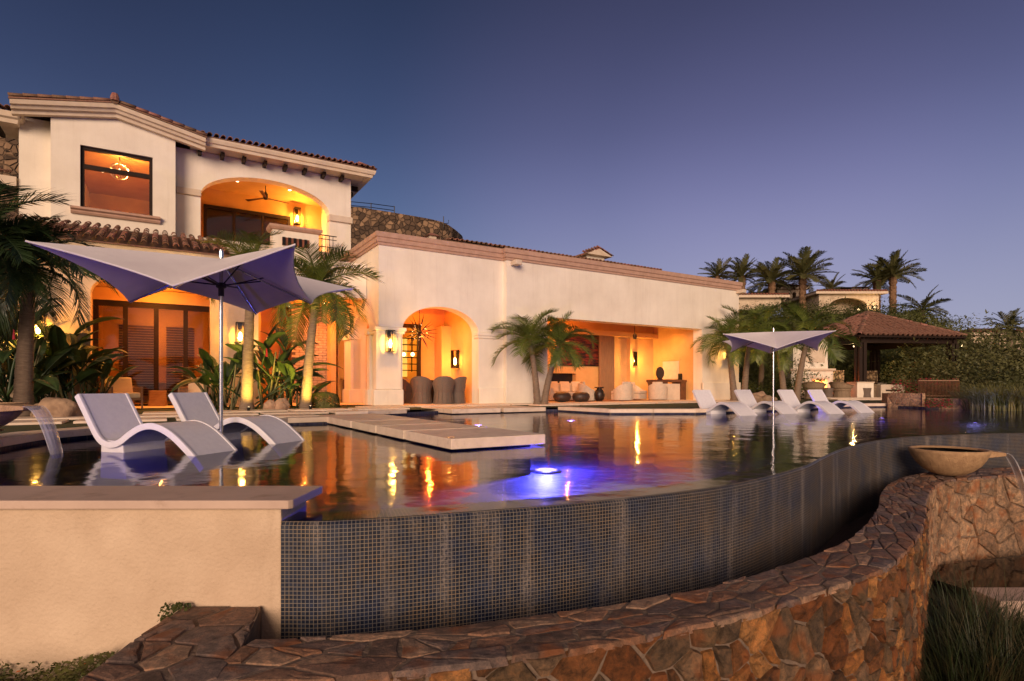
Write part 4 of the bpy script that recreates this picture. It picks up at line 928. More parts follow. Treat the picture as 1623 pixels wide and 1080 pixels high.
# ================================================================ WATER BOWLS
def bowl(loc, r, h, lip_dir, lip_len, label, drop, reach, group='stone water bowls'):
    t = root('water_bowl', loc, label, 'bowl', group, rz=1e-9); ORIG[t.name] = Vector((0, 0, 0))
    pr = [(.22 * r, 0), (.40 * r, .02), (.60 * r, .20 * h), (.78 * r, .42 * h), (.90 * r, .66 * h), (.97 * r, .88 * h), (r, h), (r * .90, h), (.86 * r, .9 * h), (.6 * r, .82 * h), (0, .80 * h)]
    MB().lathe(pr, n=40).build('basin', 'bowl_stone', t, smooth=True)
    MB().lathe([(0, h * .93), (r * .88, h * .93)], n=40).build('water', 'basin_water', t)
    d = Vector(lip_dir).normalized(); n_ = Vector((-d.y, d.x)); o1 = d * r * .84; o2 = d * (r + lip_len)
    w0, w1 = .20 * r / .5, .115 * r / .5
    b = MB().hexa([(*(o1 + n_ * w0), h - .10), (*(o1 - n_ * w0), h - .10), (*(o2 - n_ * w1), h - .075), (*(o2 + n_ * w1), h - .075)], [(*(o1 + n_ * w0), h - .004), (*(o1 - n_ * w0), h - .004), (*(o2 - n_ * w1), h - .03), (*(o2 + n_ * w1), h - .03)])
    b.build('spout', 'bowl_stone', t, bevel=.012)
    # falling water: curved sheet with thickness
    me = bpy.data.meshes.new('falling_water'); V = []; Fs = []; U_ = []; n = 16
    for k in range(n + 1):
        q = k / n; c = o2 + d * (reach * q); z = h - .04 - drop * q * q; ww = w1 * (1.05 - .35 * q)
        for j in range(5):
            a = (j / 4 - .5) * 2; V.append((*(c + n_ * ww * a + d * .02 * (1 - a * a)), z)); U_.append((j / 4, q))
    for k in range(n):
        for j in range(4): Fs.append((k * 5 + j, k * 5 + j + 1, k * 5 + j + 6, k * 5 + j + 5))
    me.from_pydata(V, [], Fs); ul = me.uv_layers.new(name='UV')
    for l in me.loops: ul.data[l.index].uv = U_[l.vertex_index]
    me.materials.append(MATS['falling_water']); fo = bpy.data.objects.new('falling_water', me); COL.objects.link(fo); fo.parent = t
    md = fo.modifiers.new('s', 'SOLIDIFY'); md.thickness = .012
    return t
p = hz(1503, 753, ZS + .01)
bowl((p.x, p.y, ZS + .01), .49, .38, (.97, -.30), .16, 'tan stone water bowl on the stone wall at the right, pouring into the lower basin', 1.22, .36)
bp_ = hY(-46, 600, 6.75)
bowl((bp_.x, bp_.y, .26), .52, .33, (1, -.03), .22, 'grey-tan stone water bowl at the left edge of the photo, pouring into the pool', .60, .30)
MB().lathe([(.22, -.1), (.22, .22), (.3, .27)], (bp_.x, bp_.y, 0), 20).build('bowl_pedestal', 'bowl_stone', setp(root('pedestal', (bp_.x, bp_.y, 0), 'short round stone pedestal under the water bowl at the left edge', 'pedestal')))
# ================================================================ LOUNGERS
def lounger_profile():
    pts = [(-.33, .70), (-.22, .53), (-.10, .34), (.0, .20), (.09, .135), (.20, .12), (.32, .155), (.46, .245), (.62, .325), (.78, .355), (.94, .33), (1.12, .245), (1.30, .11), (1.46, -.03), (1.56, -.14)]
    return [Vector(p) for p in smooth_path(pts, 4)]
def make_lounger():
    t = root('pool_lounger', (0, 0, 0), 'x', 'lounger', 'white sculpted loungers standing in the pool', rz=1e-9); ORIG[t.name] = Vector((0, 0, 0))
    P = lounger_profile(); wd = .67; th = .055
    N_ = []
    for k in range(len(P)):
        d = (P[min(k + 1, len(P) - 1)] - P[max(k - 1, 0)]).normalized(); N_.append(Vector((-d.y, d.x)))
    def shell(t0, t1, y0, y1, lift=0):
        b = MB(); n = len(P)
        for p, q in zip(P, N_):
            a = p + q * t1; c = p - q * t0
            b.v += [(a.x, y0, a.y), (a.x, y1, a.y), (c.x, y1, c.y), (c.x, y0, c.y)]
        for k in range(n - 1):
            for j in range(4): b.f.append((k * 4 + j, k * 4 + (j + 1) % 4, k * 4 + 4 + (j + 1) % 4, k * 4 + 4 + j))
        b.f += [(3, 2, 1, 0), tuple((n - 1) * 4 + j for j in range(4))]
        return b
    shell(th, 0, .03, wd - .03).build('seat_shell', 'white_resin', t, fix=True, smooth=False)
    for y0 in (0, wd - .045): shell(th + .012, .010, y0, y0 + .045).build('side_rim', 'white_resin', t, bevel=.012)
    # hollow foot block beneath the seat
    b = MB().hexa([(-.02, .04, -.32), (.40, .04, -.32), (.40, wd - .04, -.32), (-.02, wd - .04, -.32)], [(.0, .04, .15), (.33, .04, .13), (.33, wd - .04, .13), (.0, wd - .04, .15)])
    b.build('base', 'white_resin', t, bevel=.015)
    return t
lg = make_lounger()
la = math.atan2(-.28, .96)
lfar = math.atan2(-.90, .44)
spots = [((-4.97, 6.89), la, 'white lounger nearest the cream wall, left of the umbrella pole'), ((-4.62, 8.22), la + .02, 'white lounger directly behind the umbrella pole, its back near the patio armchair'),
         ((5.57, 16.9), lfar, 'white lounger at the left end of the far row, below the pier with the lantern'), ((7.25, 18.0), lfar, 'second white lounger of the far row, just left of the far umbrella pole'),
         ((8.6, 17.95), lfar, 'third white lounger of the far row, just right of the far umbrella pole'), ((9.95, 18.7), lfar, 'white lounger at the right end of the far row, towards the pavilion')]
for i, (xy, a, lb) in enumerate(spots):
    o = lg if i == 0 else dup(lg)
    place(o, (*xy, -.0), a, lb)
    if i > 1: o['group'] = 'row of white loungers at the far side of the pool'
# ================================================================ UMBRELLAS
def make_umbrella():
    t = root('umbrella', (0, 0, 0), 'x', 'umbrella', 'white manta-shaped umbrellas standing in the pool', rz=1e-9); ORIG[t.name] = Vector((0, 0, 0))
    RH, ZH, RL, ZL, ZT_ = 2.02, 2.36, 1.2, 1.93, 2.50
    tips = []
    for k in range(8):
        a = rad(45 * k); r, z = ((RH, ZH) if k % 2 == 0 else (RL, ZL)); tips.append(Vector((r * math.cos(a), r * math.sin(a), z)))
    def canopy(dz):
        b = MB(); nr, na = 8, 8
        for k in range(8):
            A, Cc = tips[k], tips[(k + 1) % 8]; m_ = (A + Cc) / 2; ctrl = Vector((m_.x * .80, m_.y * .80, m_.z + .02))
            E = bez(A, ctrl, Cc, na); i0 = len(b.v)
            for e in E:
                for q in range(nr + 1):
                    f = q / nr; r_ = f * .985 + .015
                    # ridge rods are straight; between them the cloth sags a little
                    z = ZT_ + (e.z - ZT_) * (f ** 1.12); 
                    b.v.append((e.x * r_, e.y * r_, z + dz - .03 * math.sin(math.pi * f) * math.sin(math.pi * E.index(e) / na)))
            for j in range(na):
                for q in range(nr):
                    a_ = i0 + j * (nr + 1) + q; b.f.append((a_, a_ + nr + 1, a_ + nr + 2, a_ + 1))
        return b
    canopy(0).build('canopy', 'canopy_top', t, fix=True, smooth=False)
    canopy(-.012).build('canopy_underside', 'canopy_underside', t, fix=True, smooth=False)
    hem = []
    for k in range(8):
        A, Cc = tips[k], tips[(k + 1) % 8]; m_ = (A + Cc) / 2; hem += bez(A, Vector((m_.x * .80, m_.y * .80, m_.z + .02)), Cc, 8)[:-1]
    MB().tube(hem + [hem[0]], .010, 5).build('hem', 'canopy_top', t)
    MB().tube([(0, 0, -.4), (0, 0, 2.62)], .024, 12).build('pole', 'steel', t)
    MB().lathe([(.036, 2.0), (.036, 2.10), (.065, 2.12), (.065, 2.17), (.036, 2.18)], n=14).build('hub', 'dark_bronze', t)
    MB().lathe([(.05, 2.42), (.05, 2.47), (.03, 2.50)], n=12).build('top_hub', 'dark_bronze', t)
    MB().lathe([(.028, 2.52), (.03, 2.60), (.0, 2.64)], n=10).build('finial', 'steel', t)
    for k in range(8):
        A = tips[k]; m_ = (0, 0, 2.44)
        fr = .99 if k % 2 else .985
        end = Vector((A.x * fr, A.y * fr, A.z - .02)); st = Vector((A.x * .03, A.y * .03, 2.45))
        MB().tube([st, st.lerp(end, .5) - Vector((0, 0, .005)), end], .013, 6).build('rib', 'dark_bronze' if False else 'steel', t)
        f = .42 if k % 2 else .36
        if k % 2 or True:
            j_ = st.lerp(end, f) - Vector((0, 0, .02))
            s_ = MB().tube([Vector((A.x * .03, A.y * .03, 2.15)), j_], .010, 6).build('strut', 'dark_bronze', t)
    return t
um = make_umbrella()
place(um, (-3.9, 7.7, 0), rad(228), 'large umbrella, white above and darker below, whose pole stands between the two near loungers')
u2 = dup(um); place(u2, (7.42, 16.3, 0), rad(205), 'umbrella, white above and darker below, over the far row of loungers', .94)
# ================================================================ LIGHTS OF THE PLACE AND ADDED FILL LAMPS
def make_lantern():
    t = root('wall_lantern', (0, 0, 0), 'x', 'lantern', 'black glass-sided wall lanterns', rz=1e-9); ORIG[t.name] = Vector((0, 0, 0))
    w_, h_ = .13, .70; b = MB()
    for x in (-w_, w_ - .018):
        for y in (-.30, -.04 - .018): b.box(x, x + .018, y, y + .018, 0, h_)
    b.box(-w_, w_, -.30, -.04, h_, h_ + .02).box(-w_, w_, -.30, -.04, -.02, 0).box(-.02, .02, -.04, .0, h_ - .12, h_ - .04)
    b.build('frame', 'black_metal', t)
    MB().box(-.06, .06, -.04, -.0, h_ - .2, h_ + .04).build('back_plate', 'black_metal', t)
    for q in ((-w_ + .018, w_ - .018, -.295, -.290), (-w_ + .018, w_ - .018, -.05, -.045)): MB().box(*q, .005, h_ - .005).build('pane', 'lantern_glass', t)
    MB().lathe([(.02, .0), (.035, .02), (.035, .10), (.02, .12)], (0, -.17, 0), 10).build('socket', 'black_metal', t)
    MB().lathe([(0, .10), (.045, .14), (.060, .24), (.048, .36), (0, .42)], (0, -.17, 0), 12).build('bulb', 'bulb', t, smooth=True)
    return t
ln = make_lantern(); first = True
def lantern(u, v, z, label, rz=0, e=60):
    global first
    o = ln if first else dup(ln); first = False
    place(o, uvw(u, v, z), HA + rz, label)
    off = Matrix.Rotation(HA + rz, 3, 'Z') @ Vector((0, -.42, .25))
    lamp('POINT', uvw(u, v, z) + off, e, (1, .46, .08), .05)
    return o
u_, z_ = hv(617, 557, V0 - .1); lantern(u_, V0 - .045, z_, 'black wall lantern glowing on the pier left of the dining arch', 0, 42)
v_, z_ = hu(747, 575, 10.0); lantern(10.0 + .449, 21.3, 1.58, 'black wall lantern glowing inside the dining room, on its right wall', math.pi / 2 * -1, 36)
u_, z_ = hv(1001, 580, LV); lantern(u_, LV - .002, z_, 'black wall lantern glowing on the yellow back wall of the lounge', 0, 85)
u_, z_ = hv(1152, 567, VB); lantern(u_, VB - .002, z_, 'black wall lantern half hidden by palms on the last pier', 0, 45)
u_, z_ = hv(380, 547, VP); lantern(u_, VP - .002, z_, 'black wall lantern glowing between the two uplit palms at the left', 0, 50)
u_, z_ = hv(470, 357, 27); lantern(u_, 26.998, z_, 'black wall lantern glowing on the upper balcony wall', 0, 75)
u_, z_ = hv(62, 520, VP); lantern(u_, VP - .002, z_ - .3, 'wall lantern hidden behind the palm leaves at the left edge', 0, 60)
NDL = {}
ORD = ('first', 'second', 'third', 'fourth', 'fifth')
def downlight(u, v, z, e=30, col=(1, .46, .12), label='recessed ceiling downlight', spot=120, beam=True, grp='recessed ceiling lights'):
    k_ = NDL[label] = NDL.get(label, -1) + 1; label = ORD[k_] + ' ' + label + ', counted from the left'
    t = root('ceiling_light', (u, v, z), label, 'light', grp, house=True)
    MB().lathe([(.0, -.012), (.065, -.012)], (u, v, z), 14).build('diffuser', 'downlight', t)
    MB().lathe([(.066, -.002), (.066, -.016), (.085, -.012), (.09, -.002)], (u, v, z), 14).build('trim_ring', 'cream_trim', t)
    if beam: lamp('SPOT', uvw(u, v, z - .03), e, col, .06, d=(0, 0, -1), spot=spot, blend=.8)
OR = (1, .33, .045)
for u_, v_ in ((7.9, 20.9), (9.6, 20.9)): downlight(u_, v_, 4.15, 75, OR, 'recessed downlight in the dining room ceiling')
for u_ in (12.2, 14.5, 17.0, 19.6, 21.8): downlight(u_, 20.6, 4.05, 105, OR, 'recessed downlight in the lounge ceiling')
for u_, v_ in ((-.6, 21.6), (.9, 21.6)): downlight(u_, v_, 4.02, 150, OR, 'recessed downlight in the ceiling over the patio chairs')
for u_ in (-.95, 1.0): downlight(u_, 20.32, 4.44, 110, OR, 'added eave downlight over the patio chairs')  # downlights added to brighten the chair cushions
for u_, v_ in ((3.5, 22.2), (5.4, 22.6), (4.4, 24.2)): downlight(u_, v_, 4.02, 140, OR, 'recessed downlight in the porch ceiling by the brick chimney')
for u_, v_ in ((2.6, 25.4), (4.6, 25.4)): downlight(u_, v_, 9.05, 130, OR, 'recessed downlight in the balcony ceiling')
for u_, v_ in ((-2.0, 24.6), (-.5, 24.6), (-1.9, 26.8), (-.55, 26.6)): downlight(u_, v_, 9.0, 130, OR, 'recessed downlight seen through the upper bay window')
for u_, v_ in ((-1.2, 24.2), (.2, 24.2), (1.2, 24.2)): downlight(u_, v_, 3.99, 60, OR, 'recessed downlight in the room behind the patio doors')
lamp('POINT', uvw(8.8, 21.3, 4.6), 45, (1, .46, .03), .05)            # cove light of the dining ceiling
lamp('POINT', uvw(8.3, 25.4, 3.4), 150, (1, .42, .04), .05)  # added fill lamp for the bar room, no fixture
lamp('POINT', uvw(9.0, 21.0, 2.9), 110, (1, .15, .015), .05)              # light of the chandelier
lamp('POINT', uvw(4.6, 22.4, 3.2), 100, (1, .24, .03), .05)  # unseen fill lamp added for the porch glow
lamp('POINT', uvw(5.2, 25.2, 8.6), 60, (1, .38, .04), .03)  # added balcony fill without a fixture
lamp('POINT', uvw(-1.2, 24.4, 8.4), 210, (1, .43, .08), .03)
lamp('POINT', uvw(.0, 24.6, 3.0), 70, (1, .42, .08), .03)  # fill lamp added in the room behind the patio doors
lamp('POINT', uvw(-.2, 21.7, 3.6), 60, (1, .34, .05), .03)  # added porch fill by the patio chairs, no fixture
lamp('POINT', uvw(15.5, 20.6, 3.8), 150, (1, .26, .03), .05)  # added fill lamp for the warm lounge glow
# pendants and globes
def sputnik(u, v, z, r, label, m='dark_bronze', n=34, ball='globe'):
    t = root('chandelier', (u, v, z), label, 'chandelier', house=True)
    MB().lathe([(0, -.09), (.09, 0), (0, .09)], (u, v, z), 12).build('core', m, t)
    MB().tube([(u, v, z), (u, v, 4.8)], .012, 5).build('rod', m, t)
    sp = MB(); bl = MB()
    for k in range(n):
        zz = 1 - 2 * (k + .5) / n; a = k * 2.399; q = math.sqrt(1 - zz * zz); d = Vector((q * math.cos(a), q * math.sin(a), zz)); c = Vector((u, v, z))
        L_ = r * RU(.8, 1.05)
        MB().tube([c + d * .07, c + d * L_ * .5, c + d * L_], [.006, .020, .003], 5).build('spike', m, t)
        if k % 2 == 0: MB().lathe([(0, -.022), (.022, 0), (0, .022)], tuple(c + d * r * .42), 8).build('bulb', ball, t)
u_, z_ = hv(665, 527, 20.6)
sputnik(u_, 20.6, z_, .74, 'dark spiky starburst chandelier with tiny bulbs hanging in the dining arch')
ch2 = root('globe_chandelier', (-1.25, 24.4, 8.4), 'round wire globe chandelier glowing behind the upper bay window', 'chandelier', house=True)
for k in range(8):
    a = math.pi * k / 8; MB().tube([(-1.25 + .28 * math.cos(a) * math.cos(q), 24.4 + .28 * math.sin(a) * math.cos(q), 8.35 + .28 * math.sin(q)) for q in [2 * math.pi * i / 20 for i in range(21)]], .007, 4).build('ring', 'steel', ch2)
MB().lathe([(0, -.06), (.035, -.04), (.035, .08), (0, .12)], (-1.25, 24.4, 8.35), 10).build('bulb', 'globe', ch2)
MB().tube([(-1.25, 24.4, 8.62), (-1.25, 24.4, 9.0)], .01, 5).build('rod', 'dark_bronze', ch2)
def fan(u, v, zt, drop, label, rot=0, r=.75):
    t = root('ceiling_fan', (u, v, zt - drop), label, 'fan', 'ceiling fans', house=True); z = zt - drop
    MB().tube([(u, v, z), (u, v, zt)], .018, 6).build('rod', 'dark_bronze', t)
    MB().lathe([(0, -.12), (.07, -.11), (.10, -.02), (.10, .10), (.05, .16), (.02, .2)], (u, v, z), 14).build('motor', 'dark_bronze', t)
    for k in range(3):
        a = rot + k * 2.094; d = Vector((math.cos(a), math.sin(a), 0)); n_ = Vector((-d.y, d.x, 0)); c = Vector((u, v, z - .06))
        A, Bb = c + d * .09, c + d * r
        MB().hexa([A + n_ * .05 + Vector((0, 0, .0)), A - n_ * .05, Bb - n_ * .075 - Vector((0, 0, .02)), Bb + n_ * .075], [A + n_ * .05 + Vector((0, 0, .012)), A - n_ * .05 + Vector((0, 0, .012)), Bb - n_ * .075 - Vector((0, 0, .01)), Bb + n_ * .075 + Vector((0, 0, .012))]).build('blade', 'brown_wood', t)
u_, z_ = hv(421, 312, 25.4); fan(u_, 25.4, 9.05, 9.05 - z_, 'three-bladed dark ceiling fan hanging under the upper balcony arch', .2, .95)
u_, z_ = hv(1006, 534, 21.0); fan(u_, 21.0, 4.05, 4.05 - z_, 'three-bladed wooden ceiling fan hanging in the open lounge', .5, .8)
# underwater lamps
def pool_lamp(x, y, z, e, label, col=(.12, .10, 1), m='blue_lamp', r=.07, up=.0, d=None, wall=False, dirv=None):
    t = root('pool_light', (x, y, z), label, 'light', 'underwater pool lights')
    if wall:
        d_ = Vector(dirv).normalized(); b = MB(); n_ = Vector((-d_.y, d_.x, 0)); c = Vector((x, y, z)); pts = [c + d_ * .02 + (n_ * math.cos(a) + Vector((0, 0, 1)) * math.sin(a)) * r for a in [2 * math.pi * i / 14 for i in range(14)]]
        b.ext(pts, -d_ * .03).build('lens', m, t)
        b = MB(); pts = [c + d_ * .012 + (n_ * math.cos(a) + Vector((0, 0, 1)) * math.sin(a)) * r * 1.3 for a in [2 * math.pi * i / 14 for i in range(14)]]
        b.ext(pts, -d_ * .03).build('ring', 'steel', t)
        lamp('POINT', c + d_ * .15, e, col, .05)
    else:
        MB().lathe([(0, .035), (r * .7, .03), (r, .0)], (x, y, z), 14).build('lens', m, t)
        MB().lathe([(r * 1.05, .0), (r * 1.05, .02), (r * 1.35, .012), (r * 1.4, -.01)], (x, y, z), 14).build('ring', 'steel', t)
        lamp('POINT', (x, y, min(-.05, z + .30)), e * 3.2, col, .05)
        MB().tube([(x, y, -.41), (x, y, z - .01)], .03, 8).build('stem', 'steel', t)
def floor_pt(px_, py_, z=-.40): return hz(px_, py_, z)
p = floor_pt(866, 748); pool_lamp(p.x, p.y, -.39, 160, 'bright violet-blue underwater light just right of the slab walkway', (.10, .09, 1), 'violet_lamp', .16)
p = floor_pt(905, 667, -.08); pool_lamp(p.x, p.y, -.10, 9, 'small violet underwater light in the middle of the pool, right of the far slabs', (.15, .10, 1), 'violet_lamp', .12)
p = floor_pt(758, 674, -.08); pool_lamp(p.x, p.y, -.10, 5, 'underwater light behind the slab walkway', (.2, .16, 1), 'violet_lamp', .10)
p = hz(1071, 656.5, -.08); pool_lamp(p.x, p.y + .35, -.16, 22, 'blue underwater light in the pool wall left of the far loungers', (.07, .09, 1), 'blue_lamp', .10, wall=True, dirv=(.1, -1, 0))
p = hz(574, 685, -.1); pool_lamp(p.x + .25, p.y + .1, -.2, 12, 'violet underwater light under the left edge of the slab walkway', (.15, .08, 1), 'violet_lamp', .08, wall=True, dirv=(-1, -.4, 0))
p = hz(1228, 653, -.3); pool_lamp(8.0, 18.9, -.36, 40, 'blue underwater light beneath the far umbrella', (.12, .10, 1), 'blue_lamp', .1)
pool_lamp(9.3, 19.0, -.3, 8, 'blue underwater light behind the third far lounger', (.10, .08, 1), 'blue_lamp', .08)
pool_lamp(13.4, 20.8, -.36, 2.5, 'violet underwater light at the far right corner of the pool', (.2, .1, 1), 'violet_lamp', .08)
p = hz(1521, 651, -.3); pool_lamp(15.0, 18.6, -.39, 8, 'tiny white underwater light far right in front of the planter', (.4, .35, 1), 'violet_lamp', .05)
pool_lamp(-4.3, 4.35, -.36, 14, 'blue underwater light behind the coping of the cream wall, at the left edge', (.08, .06, 1), 'blue_lamp', .08)
None and pool_lamp(-5.7, 7.0, -.3, 1.5, 'blue underwater light where the left bowl pours into the pool', (.15, .12, 1), 'blue_lamp', .06)
# garden uplights on the two palms
def uplight(x, y, tx, ty, e, label):
    t = root('garden_uplight', (x, y, FL - .03), label, 'light', 'garden uplights')
    MB().lathe([(.03, 0), (.045, .10), (.05, .14), (.03, .14)], (x, y, FL - .03), 10).build('housing', 'black_metal', t)
    MB().lathe([(0, .141), (.028, .141)], (x, y, FL - .03), 10).build('lens', 'downlight', t)
    lamp('SPOT', (x, y, FL + .15), e, (1, .62, .10), .03, d=(tx - x, ty - y, 1.15), spot=105, blend=.9)
# ================================================================ FURNITURE
def chair_patio(u, v, rz, label):
    t = root('patio_armchair', (u, v, FL), label, 'armchair', 'teak patio armchairs with yellow-lit cushions', rz=1e-9); ORIG[t.name] = Vector((0, 0, 0))
    for x in (-.40, .36):
        for y in (-.36, .34): MB().box(x, x + .045, y, y + .045, 0, .60 if y < 0 else .66).build('leg', 'teak', t, bevel=.006)
        MB().box(x, x + .045, -.36, .385, .60, .635).build('armrest', 'teak', t, bevel=.006)
        for k in range(7): MB().box(x + .015, x + .03, -.28 + k * .09, -.26 + k * .09, .28, .60).build('side_slat', 'teak', t)
    MB().box(-.40, .405, -.35, .38, .24, .30).build('seat_frame', 'teak', t, bevel=.006)
    MB().box(-.34, .34, -.37, .34, .302, .46).build('seat_cushion', 'cushion', t, bevel=.04)
    b = MB().hexa([(-.34, .20, .44), (.34, .20, .44), (.34, .36, .44), (-.34, .36, .44)], [(-.33, .32, .92), (.33, .32, .92), (.33, .47, .90), (-.33, .47, .90)])
    b.build('back_cushion', 'cushion', t, bevel=.045)
    place(t, uvw(u, v, FL + .01), HA + rz)
    return t
a = to_uv(hz(195, 648, FL)); chair_patio(a[0], a[1], .35, 'teak patio armchair with plump cushions behind the nearest lounger')
a = to_uv(hz(312, 647, FL)); chair_patio(a[0], a[1], -.35, 'teak patio armchair partly behind banana leaves, left of the umbrella pole')
a = to_uv(hz(250, 644, FL))
t = root('patio_sofa', (a[0], a[1] + 1.2, FL), 'low cushioned patio sofa half hidden behind the carved side table', 'sofa', house=True)
B().box(a[0] - 1.0, a[0] + .9, a[1] + .9, a[1] + 1.6, FL + .1, FL + .42).build('seat', 'cushion', t, bevel=.05)
B().box(a[0] - 1.0, a[0] + .9, a[1] + 1.45, a[1] + 1.7, FL + .4, FL + .8).build('backrest', 'cushion', t, bevel=.06)
t = root('side_table', (a[0], a[1], FL), 'faceted brown block table between the two patio armchairs', 'table', house=True)
B().hexa([(a[0] - .28, a[1] - .22, FL), (a[0] + .2, a[1] - .26, FL), (a[0] + .3, a[1] + .2, FL), (a[0] - .24, a[1] + .24, FL)], [(a[0] - .22, a[1] - .26, FL + .52), (a[0] + .26, a[1] - .2, FL + .52), (a[0] + .22, a[1] + .26, FL + .52), (a[0] - .28, a[1] + .18, FL + .52)]).build('block', 'teak', t, bevel=.02)
# wicker dining chairs: barrel back, flared base
def wicker(name, m, label, group, cat='chair', h=.92, r=.34, base=.34, grp=None):
    t = root(name, (0, 0, 0), label, cat, group, rz=1e-9); ORIG[t.name] = Vector((0, 0, 0)); b = MB(); n = 18; th = .035
    rows_ = [(0, base), (.12, base * .93), (.38, base * .86), (.52, r * .96), (.70, r * 1.04), (h, r * 1.15)]
    for q, rr in ((0, 0), (1, th)):
        for z, r_ in rows_:
            for k in range(n + 1):
                a = math.pi * (-.15) + math.pi * 1.3 * k / n; zz = z
                if z > .6: zz = z - (z - .60) * (1 - math.sin(max(0, min(math.pi, a)))) ** 1.2 * .9
                b.v.append(((r_ - rr) * math.cos(a), (r_ - rr) * math.sin(a), zz))
    m_ = n + 1; nr = len(rows_)
    for q in range(2):
        for j in range(nr - 1):
            for k in range(n): a = (q * nr + j) * m_ + k; f = (a, a + 1, a + m_ + 1, a + m_); b.f.append(f if q == 0 else f[::-1])
    for k in range(n): a = (nr - 1) * m_ + k; b.f.append((a, a + 1, a + nr * m_ + 1, a + nr * m_))
    for k in (0, n):
        for j in range(nr - 1): a = j * m_ + k; b.f.append((a, a + m_, a + m_ + nr * m_, a + nr * m_))
    b.build('woven_shell', m, t, fix=True)
    MB().lathe([(base * .9, 0), (base * .84, .36), (r * .86, .38), (r * .86, .44), (0, .46)], n=20).build('seat', m, t)
    rb = MB()
    for k in range(0, n + 1, 2):
        a = math.pi * (-.15) + math.pi * 1.3 * k / n; rb.tube([((base + .008) * math.cos(a), (base + .008) * math.sin(a), 0), ((base * .86 + .008) * math.cos(a), (base * .86 + .008) * math.sin(a), .38), ((r * 1.02 + .008) * math.cos(a), (r * 1.02 + .008) * math.sin(a), .62)], .009, 4)
    rb.build('cane_ribs', m, t)
    MB().lathe([(0, .46), (r * .78, .46), (r * .80, .50), (r * .7, .53), (0, .54)], n=20).build('cushion', 'cushion', t)
    return t
wk = wicker('wicker_chair', 'wicker_grey', 'x', 'grey wicker dining chairs in the arch')
cs = [(668, 641, 21.2, math.pi, 'grey wicker dining chair at the left of the group of three, back to the pool'), (703, 641, 21.0, math.pi + .2, 'grey wicker dining chair in the middle of the arch, back to the pool'), (722, 640, 21.6, math.pi + .9, 'grey wicker dining chair at the right end of the dining table'), (641, 640, 21.6, math.pi - .8, 'grey wicker dining chair half hidden by the pier of the arch')]
for i, (x, y, Y, rz, lb) in enumerate(cs):
    o = wk if i == 0 else dup(wk); p = hY(x, y, Y + .6); place(o, (p.x, p.y, FL + .01), rz, lb, 1.12)
p = hY(688, 620, 22.8); t = root('dining_table', (p.x, p.y, FL), 'round dining table with a plant among the grey wicker chairs', 'table')
MB().lathe([(0, .86), (.78, .86), (.80, .885), (.78, .91), (0, .91)], (p.x, p.y, FL), 30).build('table_top', 'dark_wood', t)
MB().lathe([(.34, 0), (.18, .2), (.14, .6), (.3, .86)], (p.x, p.y, FL), 16).build('pedestal', 'dark_wood', t)
# bar shelf in the back room
us, zs = hv(651, 545, 25.5); ue, ze = hv(676, 588, 25.5)
t = root('bar_shelf', (us, 25.5, 1.6), 'open dark metal bar shelving before a glowing yellow wall', 'shelf', house=True)
for x in (us - .5, us, (us + ue) / 2, ue):
    B().box(x, x + .04, 25.4, 25.44, 1.5, 3.1).build('upright', 'black_metal', t)
for z in (1.55, 1.85, 2.15, 2.45, 2.75, 3.05): B().box(us - .5, ue, 25.38, 25.6, z, z + .035).build('shelf_board', 'dark_wood', t)
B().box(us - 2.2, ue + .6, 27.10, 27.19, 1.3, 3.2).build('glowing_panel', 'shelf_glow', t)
t = root('bar_counter', (7.6, 24.8, FL), 'dark bar counter with bottles in the glowing room beyond the dining arch', 'counter', house=True)
B().box(6.6, 9.4, 24.5, 25.0, FL, 1.1).build('counter_body', 'brown_wood', t)
B().box(6.5, 9.5, 24.4, 25.1, 1.102, 1.16).build('counter_top', 'cream_trim', t)
for k in range(5):
    x = 6.9 + k * .45 + RU(-.04, .04); o = B().lathe([(.035, 0), (.038, .16), (.012, .21), (.012, .28), (0, .285)], (x, 24.7 + RU(-.1, .15), 1.16), 8).build('bottle', 'dark_bronze', None, house=True)
    setp(o, ORD[k] + ' dark bottle from the left on the bar counter beyond the dining arch', 'bottle', 'bottles on the bar counter')
for k, x in enumerate((640, 654)):
    u_, z_ = hv(x, 562, 24.4); t = root('globe_pendant', (u_, 24.4, z_), ('white globe pendant lamp over the bar, half behind the pier', 'white globe pendant lamp over the bar, in front of the shelving')[k], 'lamp', 'globe pendants over the bar', house=True)
    B().lathe([(0, -.09), (.06, -.07), (.09, 0), (.06, .07), (0, .09)], (u_, 24.4, z_), 14).build('globe', 'globe', t, smooth=True); B().tube([(u_, 24.4, z_ + .09), (u_, 24.4, 3.7)], .008, 4).build('rod', 'black_metal', t)
